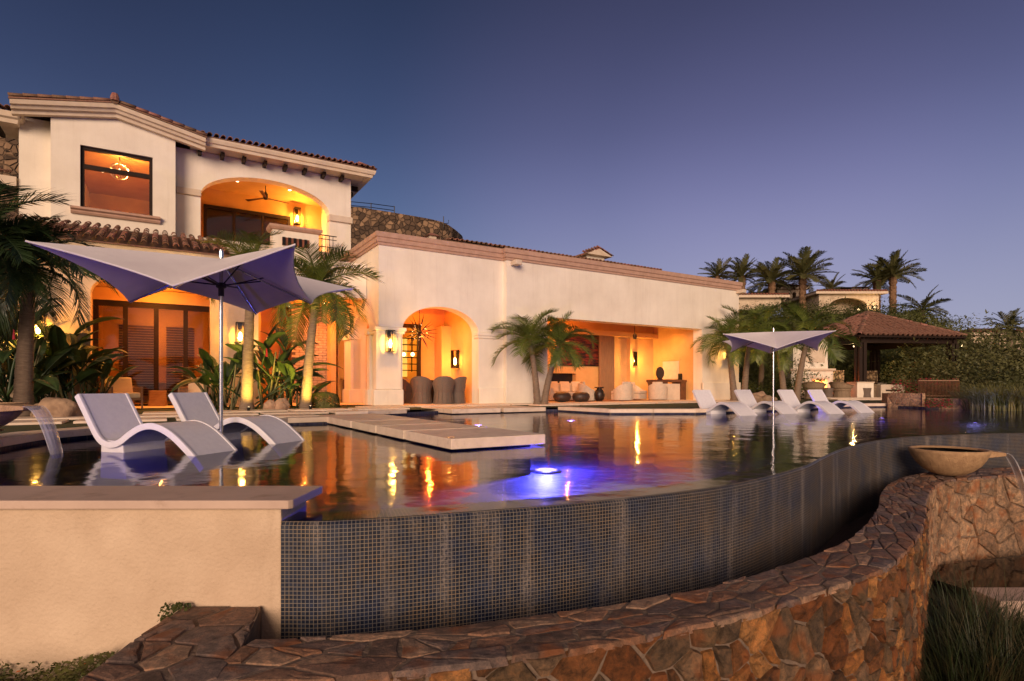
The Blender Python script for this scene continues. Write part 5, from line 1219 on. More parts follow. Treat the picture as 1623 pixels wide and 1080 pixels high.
# lounge furniture
def armchair(u, v, rz, label, m='sofa_cloth', w_=.9, group='pale lounge armchairs'):
    t = root('lounge_armchair', (u, v, FL), label, 'armchair', group, rz=1e-9); ORIG[t.name] = Vector((0, 0, 0)); b = MB(); n = 16; r = w_ / 2
    for q, rr in ((0, 0), (1, .13)):
        for z in (0.03, .40, .80):
            for k in range(n + 1):
                a = -.35 + (math.pi + .7) * k / n; s_ = max(0, math.sin(a)); zz = z if z < .5 else .52 + .28 * s_ ** .6
                b.v.append(((r - rr) * math.cos(a) * (1 + .06 * z), (r - rr) * math.sin(a) * 1.02, zz))
    m_ = n + 1
    for q in range(2):
        for j in range(2):
            for k in range(n): a = (q * 3 + j) * m_ + k; f = (a, a + 1, a + m_ + 1, a + m_); b.f.append(f if not q else f[::-1])
    for k in range(n): a = 2 * m_ + k; b.f.append((a, a + 1, a + 3 * m_ + 1, a + 3 * m_)); a = k; b.f.append((a, a + 3 * m_, a + 3 * m_ + 1, a + 1))
    for k in (0, n):
        for j in range(2): a = j * m_ + k; b.f.append((a, a + m_, a + m_ + 3 * m_, a + 3 * m_))
    b.build('curved_back', m, t, bevel=.02)
    MB().box(-r * .74, r * .74, -r * .95, r * .72, .03, .30).build('seat_base', m, t, bevel=.04)
    MB().box(-r * .72, r * .72, -r * .98, r * .66, .302, .46).build('seat_cushion', m, t, bevel=.05)
    MB().hexa([(-.25, .12, .46), (.25, .12, .46), (.25, .26, .46), (-.25, .26, .46)], [(-.24, .22, .88), (.24, .22, .88), (.24, .32, .87), (-.24, .32, .87)]).build('pillow', m, t, bevel=.04)
    return place(t, uvw(u, v, FL + .01), HA + rz)
def fp(x, y, zc=FL): return to_uv(hz(x, y, zc))
def onv(x, v): return hv(x, 600, v)[0]
armchair(onv(988, 19.9), 19.95, math.pi, 'pale rounded armchair with its back to the pool, middle of the lounge')
armchair(onv(1010, 21.0), 21.1, .2, 'pale armchair behind the rounded one, facing the pool')
armchair(onv(1045, 19.9), 20.0, 2.3, 'pale armchair at the right of the lounge, turned towards the desk')
armchair(onv(932, 20.2), 20.2, 1.2, 'pale armchair beside the dark round side table')
u_ = onv(905, 20.9); t = root('lounge_sofa', (u_, 20.9, FL), 'long cream sofa under the big dark painting', 'sofa', house=True)
B().box(u_ - 1.3, u_ + .9, 20.5, 21.4, FL + .05, FL + .42).build('seat', 'sofa_cloth', t, bevel=.05)
B().box(u_ - 1.3, u_ + .9, 21.2, 21.5, FL + .3, FL + .82).build('backrest', 'sofa_cloth', t, bevel=.06)
B().box(u_ - 1.45, u_ - 1.25, 20.5, 21.5, FL + .05, FL + .62).build('armrest', 'sofa_cloth', t, bevel=.05)
for k in range(3): B().hexa([(u_ - 1.1 + k * .65, 21.0, FL + .43), (u_ - .6 + k * .65, 21.0, FL + .43), (u_ - .6 + k * .65, 21.15, FL + .43), (u_ - 1.1 + k * .65, 21.15, FL + .43)], [(u_ - 1.1 + k * .65, 21.1, FL + .9), (u_ - .6 + k * .65, 21.1, FL + .9), (u_ - .6 + k * .65, 21.2, FL + .88), (u_ - 1.1 + k * .65, 21.2, FL + .88)]).build('pillow', 'cushion', t, bevel=.04)
for k, (x, lb) in enumerate(((891, 'dark brown pebble-shaped ottoman, left one of the pair'), (915, 'dark brown pebble-shaped ottoman, right one of the pair'))):
    u_ = onv(x, 19.35); t = root('pebble_ottoman', (u_, 19.35 - k * .25, FL), lb, 'ottoman', 'pebble ottomans', house=True)
    B().lathe([(0, .0), (.26, .02), (.36, .10), (.40, .22), (.36, .34), (.26, .40), (0, .42)], (u_, 19.35 - k * .25, FL + .01), 24, 1.0, .85).build('body', 'clay_dark', t, smooth=True)
u_ = onv(950, 19.6); t = root('drum_side_table', (u_, 19.6, FL), 'small black glossy urn-shaped side table', 'table', house=True)
B().lathe([(.12, 0), (.2, .1), (.24, .28), (.2, .45), (.11, .54), (.11, .57), (.22, .60), (.22, .63), (0, .63)], (u_, 19.6, FL + .01), 20).build('body', 'dark_bronze', t, smooth=True)
# desk with bowl plant, disc sculpture, boxes
ua, ub_ = onv(1036, 20.2), onv(1100, 20.2); t = root('console_desk', (ua, 20.2, FL), 'long dark wooden console desk with slanted ends at the right of the lounge', 'desk', house=True)
B().box(ua, ub_, 20.0, 20.7, .88 + FL, 1.0 + FL).build('desk_top', 'brown_wood', t, bevel=.01)
B().hexa([(ub_ - 1.2, 20.05, FL), (ub_ - .55, 20.05, FL), (ub_ - .55, 20.65, FL), (ub_ - 1.2, 20.65, FL)], [(ub_ - 1.1, 20.05, FL + .88), (ub_ - .02, 20.05, FL + .88), (ub_ - .02, 20.65, FL + .88), (ub_ - 1.1, 20.65, FL + .88)]).build('desk_end', 'brown_wood', t)
B().hexa([(ua + .4, 20.05, FL), (ua + .8, 20.05, FL), (ua + .8, 20.65, FL), (ua + .4, 20.65, FL)], [(ua + .02, 20.05, FL + .88), (ua + .8, 20.05, FL + .88), (ua + .8, 20.65, FL + .88), (ua + .02, 20.65, FL + .88)]).build('desk_end', 'brown_wood', t)
B().box(ub_ - 2.7, ub_ - 1.25, 20.0, 20.04, FL, FL + .8).build('modesty_panel', 'cream_trim', t)
u_ = onv(1047, 20.3); t = root('disc_sculpture', (u_, 20.35, FL + 1), 'round black disc sculpture standing on the console desk', 'sculpture', house=True)
b = MB(); pts = [(u_ + .26 * math.cos(a), 20.3, FL + 1.33 + .30 * math.sin(a)) for a in [2 * math.pi * i / 24 for i in range(24)]]; b.ext(pts, (0, .08, 0)).build('disc', 'clay_dark', t, bevel=.02)
B().box(u_ - .1, u_ + .1, 20.26, 20.42, FL + 1.0, FL + 1.05).build('foot', 'black_metal', t)
for x, w_, h_, lb in ((1080, .14, .32, 'black box with handle on the desk beside the plant bowl'), (1085, .12, .45, 'tall black vase on the desk behind the plant bowl')):
    u_ = onv(x, 20.4); o = B().box(u_ - w_, u_ + w_, 20.3, 20.5, FL + 1.001, FL + 1 + h_).build('desk_box', 'black_metal', None, bevel=.02, house=True); setp(o, lb, 'box')
u_ = onv(1097, 20.3); t = root('plant_bowl', (u_, 20.3, FL + 1), 'tan clay bowl with a spiky green plant on the right end of the desk', 'plant', house=True)
B().lathe([(.12, 0), (.26, .1), (.32, .24), (.30, .30), (.26, .30), (0, .26)], (u_, 20.3, FL + 1.002), 22).build('bowl', 'bowl_stone', t, smooth=True)
for k in range(22):
    a = RU(0, 6.28); tl = RU(.1, .7); L_ = RU(.3, .5); d = Vector((math.cos(a) * tl, math.sin(a) * tl, 1)).normalized(); n_ = Vector((-math.sin(a), math.cos(a), 0)) * .022; c = Vector((u_, 20.3, FL + 1.28))
    MB().poly([c + n_, c - n_, c + d * L_ * .6 - n_ * 1.3, c + d * L_ - Vector((0, 0, .02)), c + d * L_ * .6 + n_ * 1.3]).build('leaf', 'leaf_dark', t)
# painting and curtain
u1, z1 = hv(886, 578, LV - .08); u2_, z2 = hv(950, 537, LV - .08)
t = root('painting', (u1, LV - .08, z1), 'wide dark painting with red-orange ripples over the fireplace slot', 'painting', house=True)
B().box(u1, u2_, LV - .07, LV - .04, z1, 3.32).build('canvas', 'painting', t); B().box(u1 - .04, u2_ + .04, LV - .055, LV - .003, z1 - .04, 3.348).build('frame', 'black_metal', t)
ua, ub_ = hv(951, 600, LV - .3)[0], hv(974, 600, LV - .3)[0]
b = MB(); n = 60
P_ = [(ua + (ub_ - ua) * k / n, LV - .25 + .06 * math.sin(k * 1.25)) for k in range(n + 1)]
for (a0, a1), (b0, b1) in zip(P_, P_[1:]): b.hexa([(a0, a1, FL + .02), (b0, b1, FL + .02), (b0, b1 + .01, FL + .02), (a0, a1 + .01, FL + .02)], [(a0, a1, 3.34), (b0, b1, 3.34), (b0, b1 + .01, 3.34), (a0, a1 + .01, 3.34)])
o = b.build('curtain', 'curtain', None, house=True); setp(o, 'tall pleated brown curtain hanging to the right of the painting', 'curtain')
# rug
o = B().box(15.2, 20.5, 19.3, 21.9, FL + .009, FL + .022).build('rug', 'rug', None, house=True); setp(o, 'reddish rug under the lounge armchairs', 'rug')
# ================================================================ PAVILION
PA = rad(8); pc_, ps_ = math.cos(PA), math.sin(PA); PC = Vector((18.74, 31.0)); PL = 6.6
def pv(a, b_, z=0): return Vector((PC.x + a * pc_ - b_ * ps_, PC.y + a * ps_ + b_ * pc_, z))
pav = root('pavilion', tuple(pv(PL / 2, PL / 2, FL)), 'open pavilion with tiled hip roof on dark timber posts right of the house', 'pavilion')
ZE = 3.50; AP = hY(1350, 498, 34.2)
apx = pv(PL * .46, PL * .46, AP.z)
cor = [pv(0, 0, ZE), pv(PL, 0, ZE), pv(PL, PL, ZE), pv(0, PL, ZE)]
for k in range(4):
    a, b_ = cor[k], cor[(k + 1) % 4]
    MB().hexa([a, b_, apx, apx + Vector((.01, 0, 0))], [a + Vector((0, 0, .08)), b_ + Vector((0, 0, .08)), apx + Vector((0, 0, .08)), apx + Vector((.01, 0, .08))]).build('roof_bed', 'dark_wood', pav)
def hip_tiles(a, b_, ap, name):
    du = (b_ - a); L_ = du.length; du.normalize(); foot = a + du * (ap - a).dot(du); up = ap - foot; H_ = up.length; up.normalize(); ft = (ap - a).dot(du)
    def mask(x, y):
        if y > H_: return False
        return ft * y / H_ < x < L_ - (L_ - ft) * y / H_
    joined_tiles(pav, a + Vector((0, 0, .09)) - up * .08, du, up, int(L_ / .30) + 1, int(H_ / .46) + 1, name, .30, .46, mask, jit=.04, ts=1.35)
hip_tiles(cor[0], cor[1], apx, 'roof_tiles'); hip_tiles(cor[3], cor[0], apx, 'roof_tiles'); hip_tiles(cor[1], cor[2], apx, 'roof_tiles')
for k in (0, 1, 3):
    c = cor[k]; d = (apx - c); n_ = int(d.length / .38); d.normalize()
    for j in range(n_):
        z_ = Vector((0, 0, 1)); x_ = d.cross(z_).normalized(); z2_ = x_.cross(d)
        m = Matrix((x_, d, z2_)).transposed().to_4x4(); m.translation = c + d * j * .38 + Vector((0, 0, .13)) - ORIG[pav.name]; child('ridge_tile', CAPT, pav, mtx=m)
e = .45
for a, b_ in (((e, e), (PL - e, e)), ((PL - e, e), (PL - e, PL - e)), ((e, PL - e), (PL - e, PL - e)), ((e, e), (e, PL - e))):
    p0, p1 = pv(*a, ZE - .28), pv(*b_, ZE - .28); d = (p1 - p0).normalized() * .2; n_ = Vector((-d.y, d.x, 0)).normalized() * .11
    MB().hexa([p0 - d + n_, p0 - d - n_, p1 + d - n_, p1 + d + n_], [q + Vector((0, 0, .30)) for q in (p0 - d + n_, p0 - d - n_, p1 + d - n_, p1 + d + n_)]).build('beam', 'dark_wood', pav)
rf = []
for a, b_ in ((e, e), (PL - e, e), (PL - e, PL - e), (e, PL - e)):
    for dx, dy in ((-.13, -.13), (.13, -.13), (-.13, .13), (.13, .13)):
        c = pv(a + dx, b_ + dy); MB().box(c.x - .085, c.x + .085, c.y - .085, c.y + .085, FL + .9, ZE - .28).build('post', 'dark_wood', pav)
    c = pv(a, b_); MB().box(c.x - .45, c.x + .45, c.y - .45, c.y + .45, FL, FL + .86).build('post_base', 'stucco', pav, bevel=.02)
    MB().box(c.x - .48, c.x + .48, c.y - .48, c.y + .48, FL + .862, FL + .92).build('base_cap', 'cream_trim', pav)
for k in range(26):
    x = .1 + k * (PL - .2) / 25; c0_, c1_ = pv(x, .02, ZE - .05), pv(x, .5, ZE + .08); MB().tube([c0_, c1_], .035, 4).build('rafter_tail', 'dark_wood', pav)
c = pv(3.2, 3.2); lamp('POINT', (c.x - 1.2, c.y - .6, 3.1), 130, (1, .58, .22), .1)
lt = root('pavilion_light', (c.x - 1.2, c.y - .6, 3.25), 'small lit ceiling lamp under the pavilion roof', 'light')
MB().lathe([(0, -.05), (.06, 0), (0, .05)], (c.x - 1.2, c.y - .6, 3.2), 8).build('bulb', 'globe', lt)
# outdoor fireplace
FY = 33.6; fx0, fx1 = hY(1251, 600, FY).x, hY(1323, 600, FY).x; gx0, gx1 = hY(1258, 600, FY).x, hY(1313, 600, FY).x
fp_ = root('outdoor_fireplace', ((fx0 + fx1) / 2, FY, FL), 'tall cream outdoor fireplace with a glowing red firebox under the pavilion', 'fireplace')
zm = hY(1290, 588, FY).z
def wallx(b, x0, x1, y0, y1, z0, z1, ops): return b.wall(x0, x1, y0, y1, z0, z1, ops)
hx0, hx1 = hY(1288, 600, FY).x, hY(1311, 600, FY).x
wallx(MB(), fx0 + .1, fx1 - .1, FY, FY + .6, FL, zm, [(hx0, hx1, FL + .35, FL + 1.05, 0)]).build('lower_body', 'stucco', fp_, bevel=.0)
MB().box(fx0 + .1, fx1 - .1, FY + .61, FY + 1.0, FL, zm).build('rear_body', 'stucco', fp_)
MB().box(fx0, fx1, FY - .15, FY + 1.0, zm, zm + .13).build('mantel', 'cream_trim', fp_, bevel=.03)
MB().box(gx0, gx1, FY + .05, FY + .95, zm + .132, 3.7).build('chimney_breast', 'stucco', fp_, bevel=.01)
MB().box(gx0 + .75, gx1 - .2, FY + .0, FY + .048, zm + .5, zm + 1.35).build('raised_panel', 'cream_trim', fp_, bevel=.02)
MB().box(hx0 - .12, hx1 + .12, FY - .05, FY - .002, FL + 1.07, FL + 1.2).build('lintel', 'cream_trim', fp_, bevel=.01)
MB().box(fx0 - .3, fx1 + .3, FY - .9, FY - .16, FL, FL + .22).build('hearth', 'cream_trim', fp_, bevel=.02)
for k in range(7):
    x = hx0 + .12 + k * .11; MB().lathe([(.05, 0), (.06, .08), (.03, .2 + .08 * (k % 3)), (0, .32 + .1 * (k % 2))], (x, FY + .3, FL + .36), 7).build('flame', 'fire', fp_)
MB().tube([(hx0 + .1, FY + .25, FL + .4), (hx1 - .1, FY + .35, FL + .42)], .05, 7).build('log', 'dark_wood', fp_)
lamp('POINT', ((hx0 + hx1) / 2, FY + .25, FL + .8), 110, (1, .16, .03), .1)
# low rubble walls, wicker seats and tables under the pavilion
for xa, xb, Y, ya, lb in ((1318, 1338, 35.5, 587, 'short rubble-stone wall right behind the fireplace'), (1364, 1391, 36.0, 588, 'low rubble-stone wall seen behind the pavilion post')):
    A_, B_ = hY(xa, ya, Y), hY(xb, ya, Y); o = MB().box(A_.x, B_.x, Y, Y + .4, FL, A_.z).build('rubble_wall', 'rubble_fire', None); setp(o, lb, 'wall')
pw = wicker('wicker_armchair', 'wicker_tan', 'x', 'tan wicker armchairs around the outdoor fireplace', 'armchair', .80, .48, .40)
for i, (x, Y, rz, lb) in enumerate(((1289, 31.0, 2.6, 'tan wicker armchair in front of the glowing firebox'), (1334, 31.5, 2.0, 'tan wicker armchair just left of the pale post base'), (1383, 32.0, 1.2, 'tan wicker armchair at the right of the pavilion post'))):
    o = pw if i == 0 else dup(pw); p = hY(x, 600, Y); place(o, (p.x, p.y, FL + .01), rz, lb, 1.15)
p = hY(1405, 600, 31.5)
t = root('cream_bench', (p.x, p.y, FL), 'cream outdoor sofa with a dark slot in its side, right of the pavilion seats', 'sofa')
MB().box(p.x - .55, p.x + .75, p.y - .4, p.y + .5, FL + .05, FL + .78).build('body', 'sofa_cloth', t, bevel=.05); MB().box(p.x - .3, p.x + .5, p.y - .43, p.y - .401, FL + .42, FL + .5).build('dark_slot', 'dark_wood', t)
for i, (x, Y, lb) in enumerate(((1312, 30.8, 'small dark wicker drum table beside the firebox chair'), (1372, 31.2, 'small dark drum table between post base and right-hand seats'))):
    p = hY(x, 600, Y); t = root('drum_table', (p.x, p.y, FL), lb, 'table'); MB().lathe([(.27, 0), (.24, .3), (.28, .56), (.30, .58), (0, .58)], (p.x, p.y, FL + .01), 16).build('body', 'wicker_grey', t)
# pavilion platform steps
st = root('pavilion_steps', tuple(pv(3, -1.4, FL)), 'low pale stone steps leading up to the pavilion floor', 'steps')
for k in range(3):
    q = [pv(-2.5, -1.6 + k * .5), pv(6.5, -1.6 + k * .5), pv(6.5, -1.12 + k * .5), pv(-2.5, -1.12 + k * .5)]; MB().prism([(p.x, p.y) for p in q], FL - .1, FL + .03 + k * .025).build('step', 'travertine', st, bevel=.01)
# ---- planters and railing by the far right corner of the pool
def stone_planter(pts, z0, z1, label):
    c = sum((Vector(p) for p in pts), Vector((0, 0))) / len(pts); t = root('stone_planter', (c.x, c.y, z0), label, 'planter')
    MB().prism([tuple(c + (Vector(p) - c) * .93) for p in pts], z0, z1 - .02).build('core', 'mortar_pale', t)
    P = [Vector(p) for p in pts]
    for a, b_ in zip(P, P[1:] + P[:1]):
        L_ = (b_ - a).length; d = (b_ - a).normalized(); n_ = Vector((d.y, -d.x))
        if (a + b_).y / 2 > c.y + .01: continue
        sd = jitter_seeds(0, L_, z0, z1, .30, .2, .42)
        cells = voronoi(sd, [Vector((0, z0)), Vector((L_, z0)), Vector((L_, z1)), Vector((0, z1))])
        stones(t, cells, lambda s, z, h, a=a, d=d, n_=n_: Vector((*(a + d * s + n_ * (h - .06)), z)), .01, .05, 'pale_stone', 'stone')
    return t
A1 = [(14.45, 22.3), (15.3, 22.0), (15.6, 22.9), (14.6, 23.3)]
p0 = hY(1411, 648, 22.0); p1 = hY(1453, 648, 21.4); p2 = hY(1530, 648, 20.6)
stone_planter([(p0.x, 22.2), (p1.x, 21.0), (p1.x + .4, 22.4), (p0.x + .4, 23.2)], -.1, hY(1430, 623, 21.5).z, 'small rubble-stone planter with red flowers at the end of the pool coping')
stone_planter([(p1.x + .02, 20.9), (p2.x, 20.0), (p2.x + .5, 21.3), (p1.x + .5, 22.2)], -.1, hY(1490, 631, 20.6).z, 'wide rubble-stone planter wall at the far right of the pool, below the railing')
t = root('slatted_fence', (p1.x, 22.4, .3), 'brown close-slatted metal fence behind the right-hand stone planter', 'fence')
fa, fb = hY(1456, 600, 22.4), hY(1520, 600, 21.8); zt_, zb_ = hY(0, 604, 22.1).z, hY(0, 630, 22.1).z
for k in range(30):
    q = fa.lerp(fb, k / 29); MB().box(q.x - .009, q.x + .009, q.y - .009, q.y + .009, zb_, zt_).build('picket', 'brown_wood', t)
MB().ext([(fa.x, fa.y, zt_), (fb.x, fb.y, zt_), (fb.x, fb.y, zt_ + .03), (fa.x, fa.y, zt_ + .03)], (0, .04, 0)).build('top_rail', 'teak', t)
MB().ext([(fa.x, fa.y, zb_ + .04), (fb.x, fb.y, zb_ + .04), (fb.x, fb.y, zb_ + .07), (fa.x, fa.y, zb_ + .07)], (0, .04, 0)).build('bottom_rail', 'teak', t)
# ================================================================ VEGETATION
def frond_mesh(name, L, droop, n, ll, m, ldroop=.5, stiff=False, w=.022, vee=.5):
    """pinnate leaf from the origin along +x, curving down; leaflets with a fold, tapering"""
    b = MB(); S = []
    N_ = 14; x = z = 0; ang = 0; ds = L / N_
    for k in range(N_ + 1):
        S.append(Vector((x, 0, z))); ang = -droop * (k / N_) ** 1.4; x += ds * math.cos(ang); z += ds * math.sin(ang)
    b.tube(S, [.016 * (1 - .85 * k / N_) + .002 for k in range(N_ + 1)], 4)
    def at(s):
        f = s * N_; k = min(int(f), N_ - 1); return S[k].lerp(S[k + 1], f - k), (S[k + 1] - S[k]).normalized()
    for i in range(n):
        s = .14 + .86 * i / (n - 1); p, d = at(min(s, .999)); up = Vector((0, 1, 0)).cross(d) * -1
        if up.z < 0: up = -up
        env = math.sin(math.pi * (.12 + .80 * (s - .14) / .86)) ** .6
        for sg in (-1, 1):
            l = ll * env * RU(.85, 1.12); fwd = .45 + .5 * s
            dr = (Vector((0, sg, 0)) + d * fwd * RU(.85, 1.15) + up * vee * RU(.4, 1.1)).normalized()
            m1 = p + dr * l * .5 - Vector((0, 0, 1)) * l * ldroop * .12; e = p + dr * l * .93 - Vector((0, 0, 1)) * l * ldroop * RU(.35, .75)
            wv = d * w * RU(.8, 1.2)
            q0 = p; k0 = len(b.v)
            b.v += [tuple(q0 - wv * .5), tuple(q0 + wv * .5), tuple(m1 + wv * .75), tuple(m1 - wv * .75), tuple(e)]
            b.f += [(k0, k0 + 1, k0 + 2, k0 + 3), (k0 + 3, k0 + 2, k0 + 4)]
    return b.mesh(name, m)
FM = [frond_mesh('palm_frond', 1, dr, 50, .36, 'leaf_palm', .55, w=.0125, vee=v_) for dr, v_ in ((1.3, .6), (1.8, .45), (.9, .8), (1.5, .5))]
FD = [frond_mesh('dark_frond', 1, dr, 48, .38, 'leaf_dark', .7, w=.014, vee=v_) for dr, v_ in ((1.7, .4), (2.2, .3), (1.2, .6))]
FT = [frond_mesh('date_frond', 1, dr, 22, .24, 'leaf_date', .15, w=.030, vee=.35) for dr in (.55, .85, .35)]
def palm(base, crown, L, n, label, trunk_r=.12, meshes=FM, group='small palms planted around the pool terrace', spread=(.15, 1.5), shaft=True, name='palm_tree', seed=1, tuft=None):
    random.seed(seed); base = Vector(base); crown = Vector(crown)
    t = root(name, tuple(base), label, 'palm', group)
    H = (crown - base).length; pts = bez(base - Vector((0, 0, .1)), base.lerp(crown, .5) + Vector(((base.x - crown.x) * .25, 0, 0)), crown, 22)
    b = MB(); ring = []; rs = []
    for k, p in enumerate(pts):
        f = k / 22; r = trunk_r * (1.25 - .55 * f if k > 1 else 1.5 - .1 * k); ring.append(p); rs.append(r * (1.04 if k % 2 else .97))
    b.tube(ring, rs, 12).build('trunk', 'palm_bark', t, smooth=True)
    rg = MB()
    for k in range(int(H / .13)):
        f = (k + .5) / int(H / .13); i = f * 22; j = min(int(i), 21); p = pts[j].lerp(pts[j + 1], i - j); d = (pts[j + 1] - pts[j]).normalized(); r = trunk_r * (1.25 - .55 * f) * 1.03
        if f < .8: rg.tube([p - d * .008, p + d * .008], r * 1.02, 12, cap=False)
    rg.build('leaf_scars', 'palm_bark', t)
    if shaft:
        d = (pts[-1] - pts[-4]).normalized(); MB().tube([crown - d * .55, crown - d * .3, crown + d * .12], [trunk_r * .85, trunk_r * .95, trunk_r * .35], 12).build('crownshaft', 'palm_shaft', t, smooth=True)
    for k in range(n):
        yaw = k * 2.399 + RU(-.3, .3); f = (k + .5) / n
        pitch = spread[1] - (spread[1] - spread[0]) * f ** .9 + RU(-.12, .12)   # young leaves upright, old ones low
        s = L * RU(.85, 1.12) * (1 - .12 * (1 - f))
        me_ = meshes[min(len(meshes) - 1, int(R() * len(meshes)))]
        m = Matrix.Translation(crown - base + Vector((0, 0, .05))) @ Matrix.Rotation(yaw, 4, 'Z') @ Matrix.Rotation(-pitch, 4, 'Y') @ Matrix.Rotation(RU(-.5, .5), 4, 'X') @ Matrix.Diagonal((s, s, s, 1))
        child('frond', me_, t, mtx=m)
    return t
p = hz(38, 655, FL); b0 = hY(36, 640, 12.6); b0.z = FL; palm(b0, hY(48, 425, 12.6), 1.75, 24, 'dark palm with drooping leaves left of the umbrella, at the left edge', .15, FD, spread=(-.35, 1.4), seed=3)
b0 = hY(-60, 640, 11.5); b0.z = FL; palm(b0, hY(-30, 380, 11.5), 1.9, 22, 'dark palm cut by the left edge of the photo', .15, FD, spread=(-.5, 1.4), seed=4)
b0 = hY(391, 650, 15.9); b0.z = FL; palm(b0, hY(399, 428, 15.9), 1.45, 20, 'palm with uplit trunk directly right of the near umbrella pole', .135, seed=5, spread=(-.3, 1.52))
b0 = hY(484, 648, 16.9); b0.z = FL; palm(b0, hY(503, 462, 16.9), 1.95, 24, 'leaning palm with uplit trunk and big crown before the corner of the wing', .13, seed=6, spread=(-.45, 1.45))
b0 = hY(852, 641, 21.3); b0.z = FL; palm(b0, hY(840, 540, 21.3), 1.65, 20, 'left palm of the leaning pair between dining arch and lounge', .11, seed=7, spread=(-.25, 1.45))
b0 = hY(862, 641, 21.3); b0.z = FL; palm(b0, hY(886, 548, 21.2), 1.60, 19, 'right palm of the leaning pair between dining arch and lounge', .11, seed=8, spread=(-.25, 1.45))
for i, (bx, cx, cy, Y, L, lb) in enumerate(((1164, 1152, 540, 26.5, 2.0, 'palm before the last pier with the lantern'), (1179, 1190, 528, 27.5, 2.3, 'reddish-stemmed palm just right of the wing corner'), (1243, 1232, 545, 28, 2.1, 'palm whose stem shows beside the far umbrella pole'), (1262, 1283, 528, 27.5, 2.3, 'palm leaning right in front of the outdoor fireplace'), (1205, 1212, 518, 31, 2.1, 'palm rising behind the far umbrella'))):
    b0 = hY(bx, 636, Y); b0.z = FL; palm(b0, hY(cx, cy, Y), L * .9, 16, lb, .13, seed=10 + i, spread=(-.35, 1.4))
uplight(-6.95, 15.15, -7.3, 15.9, 230, 'garden uplight at the foot of the palm nearest the umbrella pole'); uplight(-5.65, 16.1, -6.05, 16.9, 260, 'garden uplight at the foot of the leaning palm')
# date palms on the hill
def date_palm(x, y, Y, s, yb, label, seed, n=34, r=.28):
    random.seed(seed); c = hY(x, y, Y); base = hY(x, yb, Y); t = root('date_palm', tuple(base), label, 'palm', 'date palms on the hill behind')
    H = c.z - base.z; b = MB(); K = max(6, int(H / .25))
    pts = [base + Vector((0, 0, H * k / K)) for k in range(K + 1)]; b.tube(pts, [r * (1.12 if k % 2 else .92) * (1.15 if k > K - 4 else 1) for k in range(K + 1)], 9).build('trunk', 'date_bark', t)
    bt = MB()
    for k in range(int(H * 22)):
        a = RU(0, 6.28); z = RU(0, H); d = Vector((math.cos(a), math.sin(a), 0)); n_ = Vector((-d.y, d.x, 0)) * .09; q = base + Vector((0, 0, z)) + d * r * .95
        bt.poly([q - n_, q + n_, q + d * .14 + Vector((0, 0, .2))])
    bt.build('leaf_bases', 'date_bark', t, kind='stuff')
    for k in range(n):
        f = (k + .5) / n; pitch = 1.45 - 1.75 * f ** .9 + RU(-.1, .1)
        m = Matrix.Translation(c - base) @ Matrix.Rotation(k * 2.399, 4, 'Z') @ Matrix.Rotation(-pitch, 4, 'Y') @ Matrix.Rotation(RU(-.6, .6), 4, 'X') @ Matrix.Diagonal((s * RU(.85, 1.1),) * 3 + (1,))
        child('frond', FT[k % 3], t, mtx=m)
Yd = 62
for i, (x, y, s, yb, n, lb) in enumerate(((1137, 438, 2.1, 500, 26, 'date palm crown peeping over the far end of the wing, leftmost'), (1176, 440, 2.6, 500, 32, 'date palm right at the corner of the wing roof'), (1223, 447, 2.9, 498, 36, 'stout date palm left of the little hill tower'), (1272, 437, 3.2, 492, 38, 'tallest date palm between the two hill buildings'), (1318, 458, 2.0, 480, 20, 'date palm top rising behind the arched hill building'), (1390, 445, 2.5, 505, 30, 'left palm of the tall pair at the right end of the hill building'), (1415, 437, 2.8, 505, 36, 'right palm of the tall pair at the right end of the hill building'), (1200, 475, 1.6, 500, 18, 'small date palm low beside the hill tower'))):
    date_palm(x, y, Yd + (6 if i == 4 else -i % 3), s, yb, lb, 30 + i, n, .34 if s > 2.4 else .25)
b0 = hY(1459, 530, 52); palm(b0, hY(1462, 492, 52), 2.6, 26, 'bushy fan palm on the hillside behind the pavilion roof', .3, FT, 'palms on the right hillside', spread=(-.9, 1.3), shaft=False, seed=44)
b0 = hY(1602, 560, 48); palm(b0, hY(1600, 520, 48), 2.2, 22, 'palm in front of the red-roofed house at the right edge', .25, FT, 'palms on the right hillside', spread=(-.6, 1.3), shaft=False, seed=45)
# paddle-leaved plants (bird of paradise)
def paddle_mesh(name, L, W, st, bend, m):
    b = MB(); n = 9; S = []; x = z = 0.0; ang = 0; N_ = 16; tot = st + L
    for k in range(N_ + 1):
        S.append(Vector((x, 0, z))); f = k / N_; ang = -bend * f ** 2; x += tot / N_ * math.cos(ang); z += tot / N_ * math.sin(ang)
    def at(s): f = s * N_ / tot; k = min(int(f), N_ - 1); return S[k].lerp(S[k + 1], f - k), (S[k + 1] - S[k]).normalized()
    b.tube([at(st * k / 4)[0] for k in range(5)] + [at(st + L * .95 * k / 5)[0] - Vector((0, 0, .004)) for k in range(1, 6)], [.016, .015, .014, .012, .011, .009, .007, .005, .004, .002], 5)
    for sg in (-1, 1):
        prev = None
        for k in range(n + 1):
            f = k / n; p, d = at(min(st + L * f, tot * .999)); wd = W * math.sin(math.pi * min(1, .04 + f * .96)) ** .62 * (1 - .25 * f)
            up = Vector((-d.z, 0, d.x)); tear = (.78 if (k * 7 + (1 if sg > 0 else 0)) % 4 == 0 else 1.0)
            e = p + Vector((0, sg, 0)) * wd * .5 * tear * .93 + up * wd * .16 * tear - Vector((0, 0, .02 * f))
            mid_ = p + Vector((0, sg, 0)) * wd * .25 + up * wd * .12
            cur = (p, mid_, e)
            if prev: b.quad(prev[0], cur[0], cur[1], prev[1]); b.quad(prev[1], cur[1], cur[2], prev[2])
            prev = cur
    return b.mesh(name, m, smooth=True)
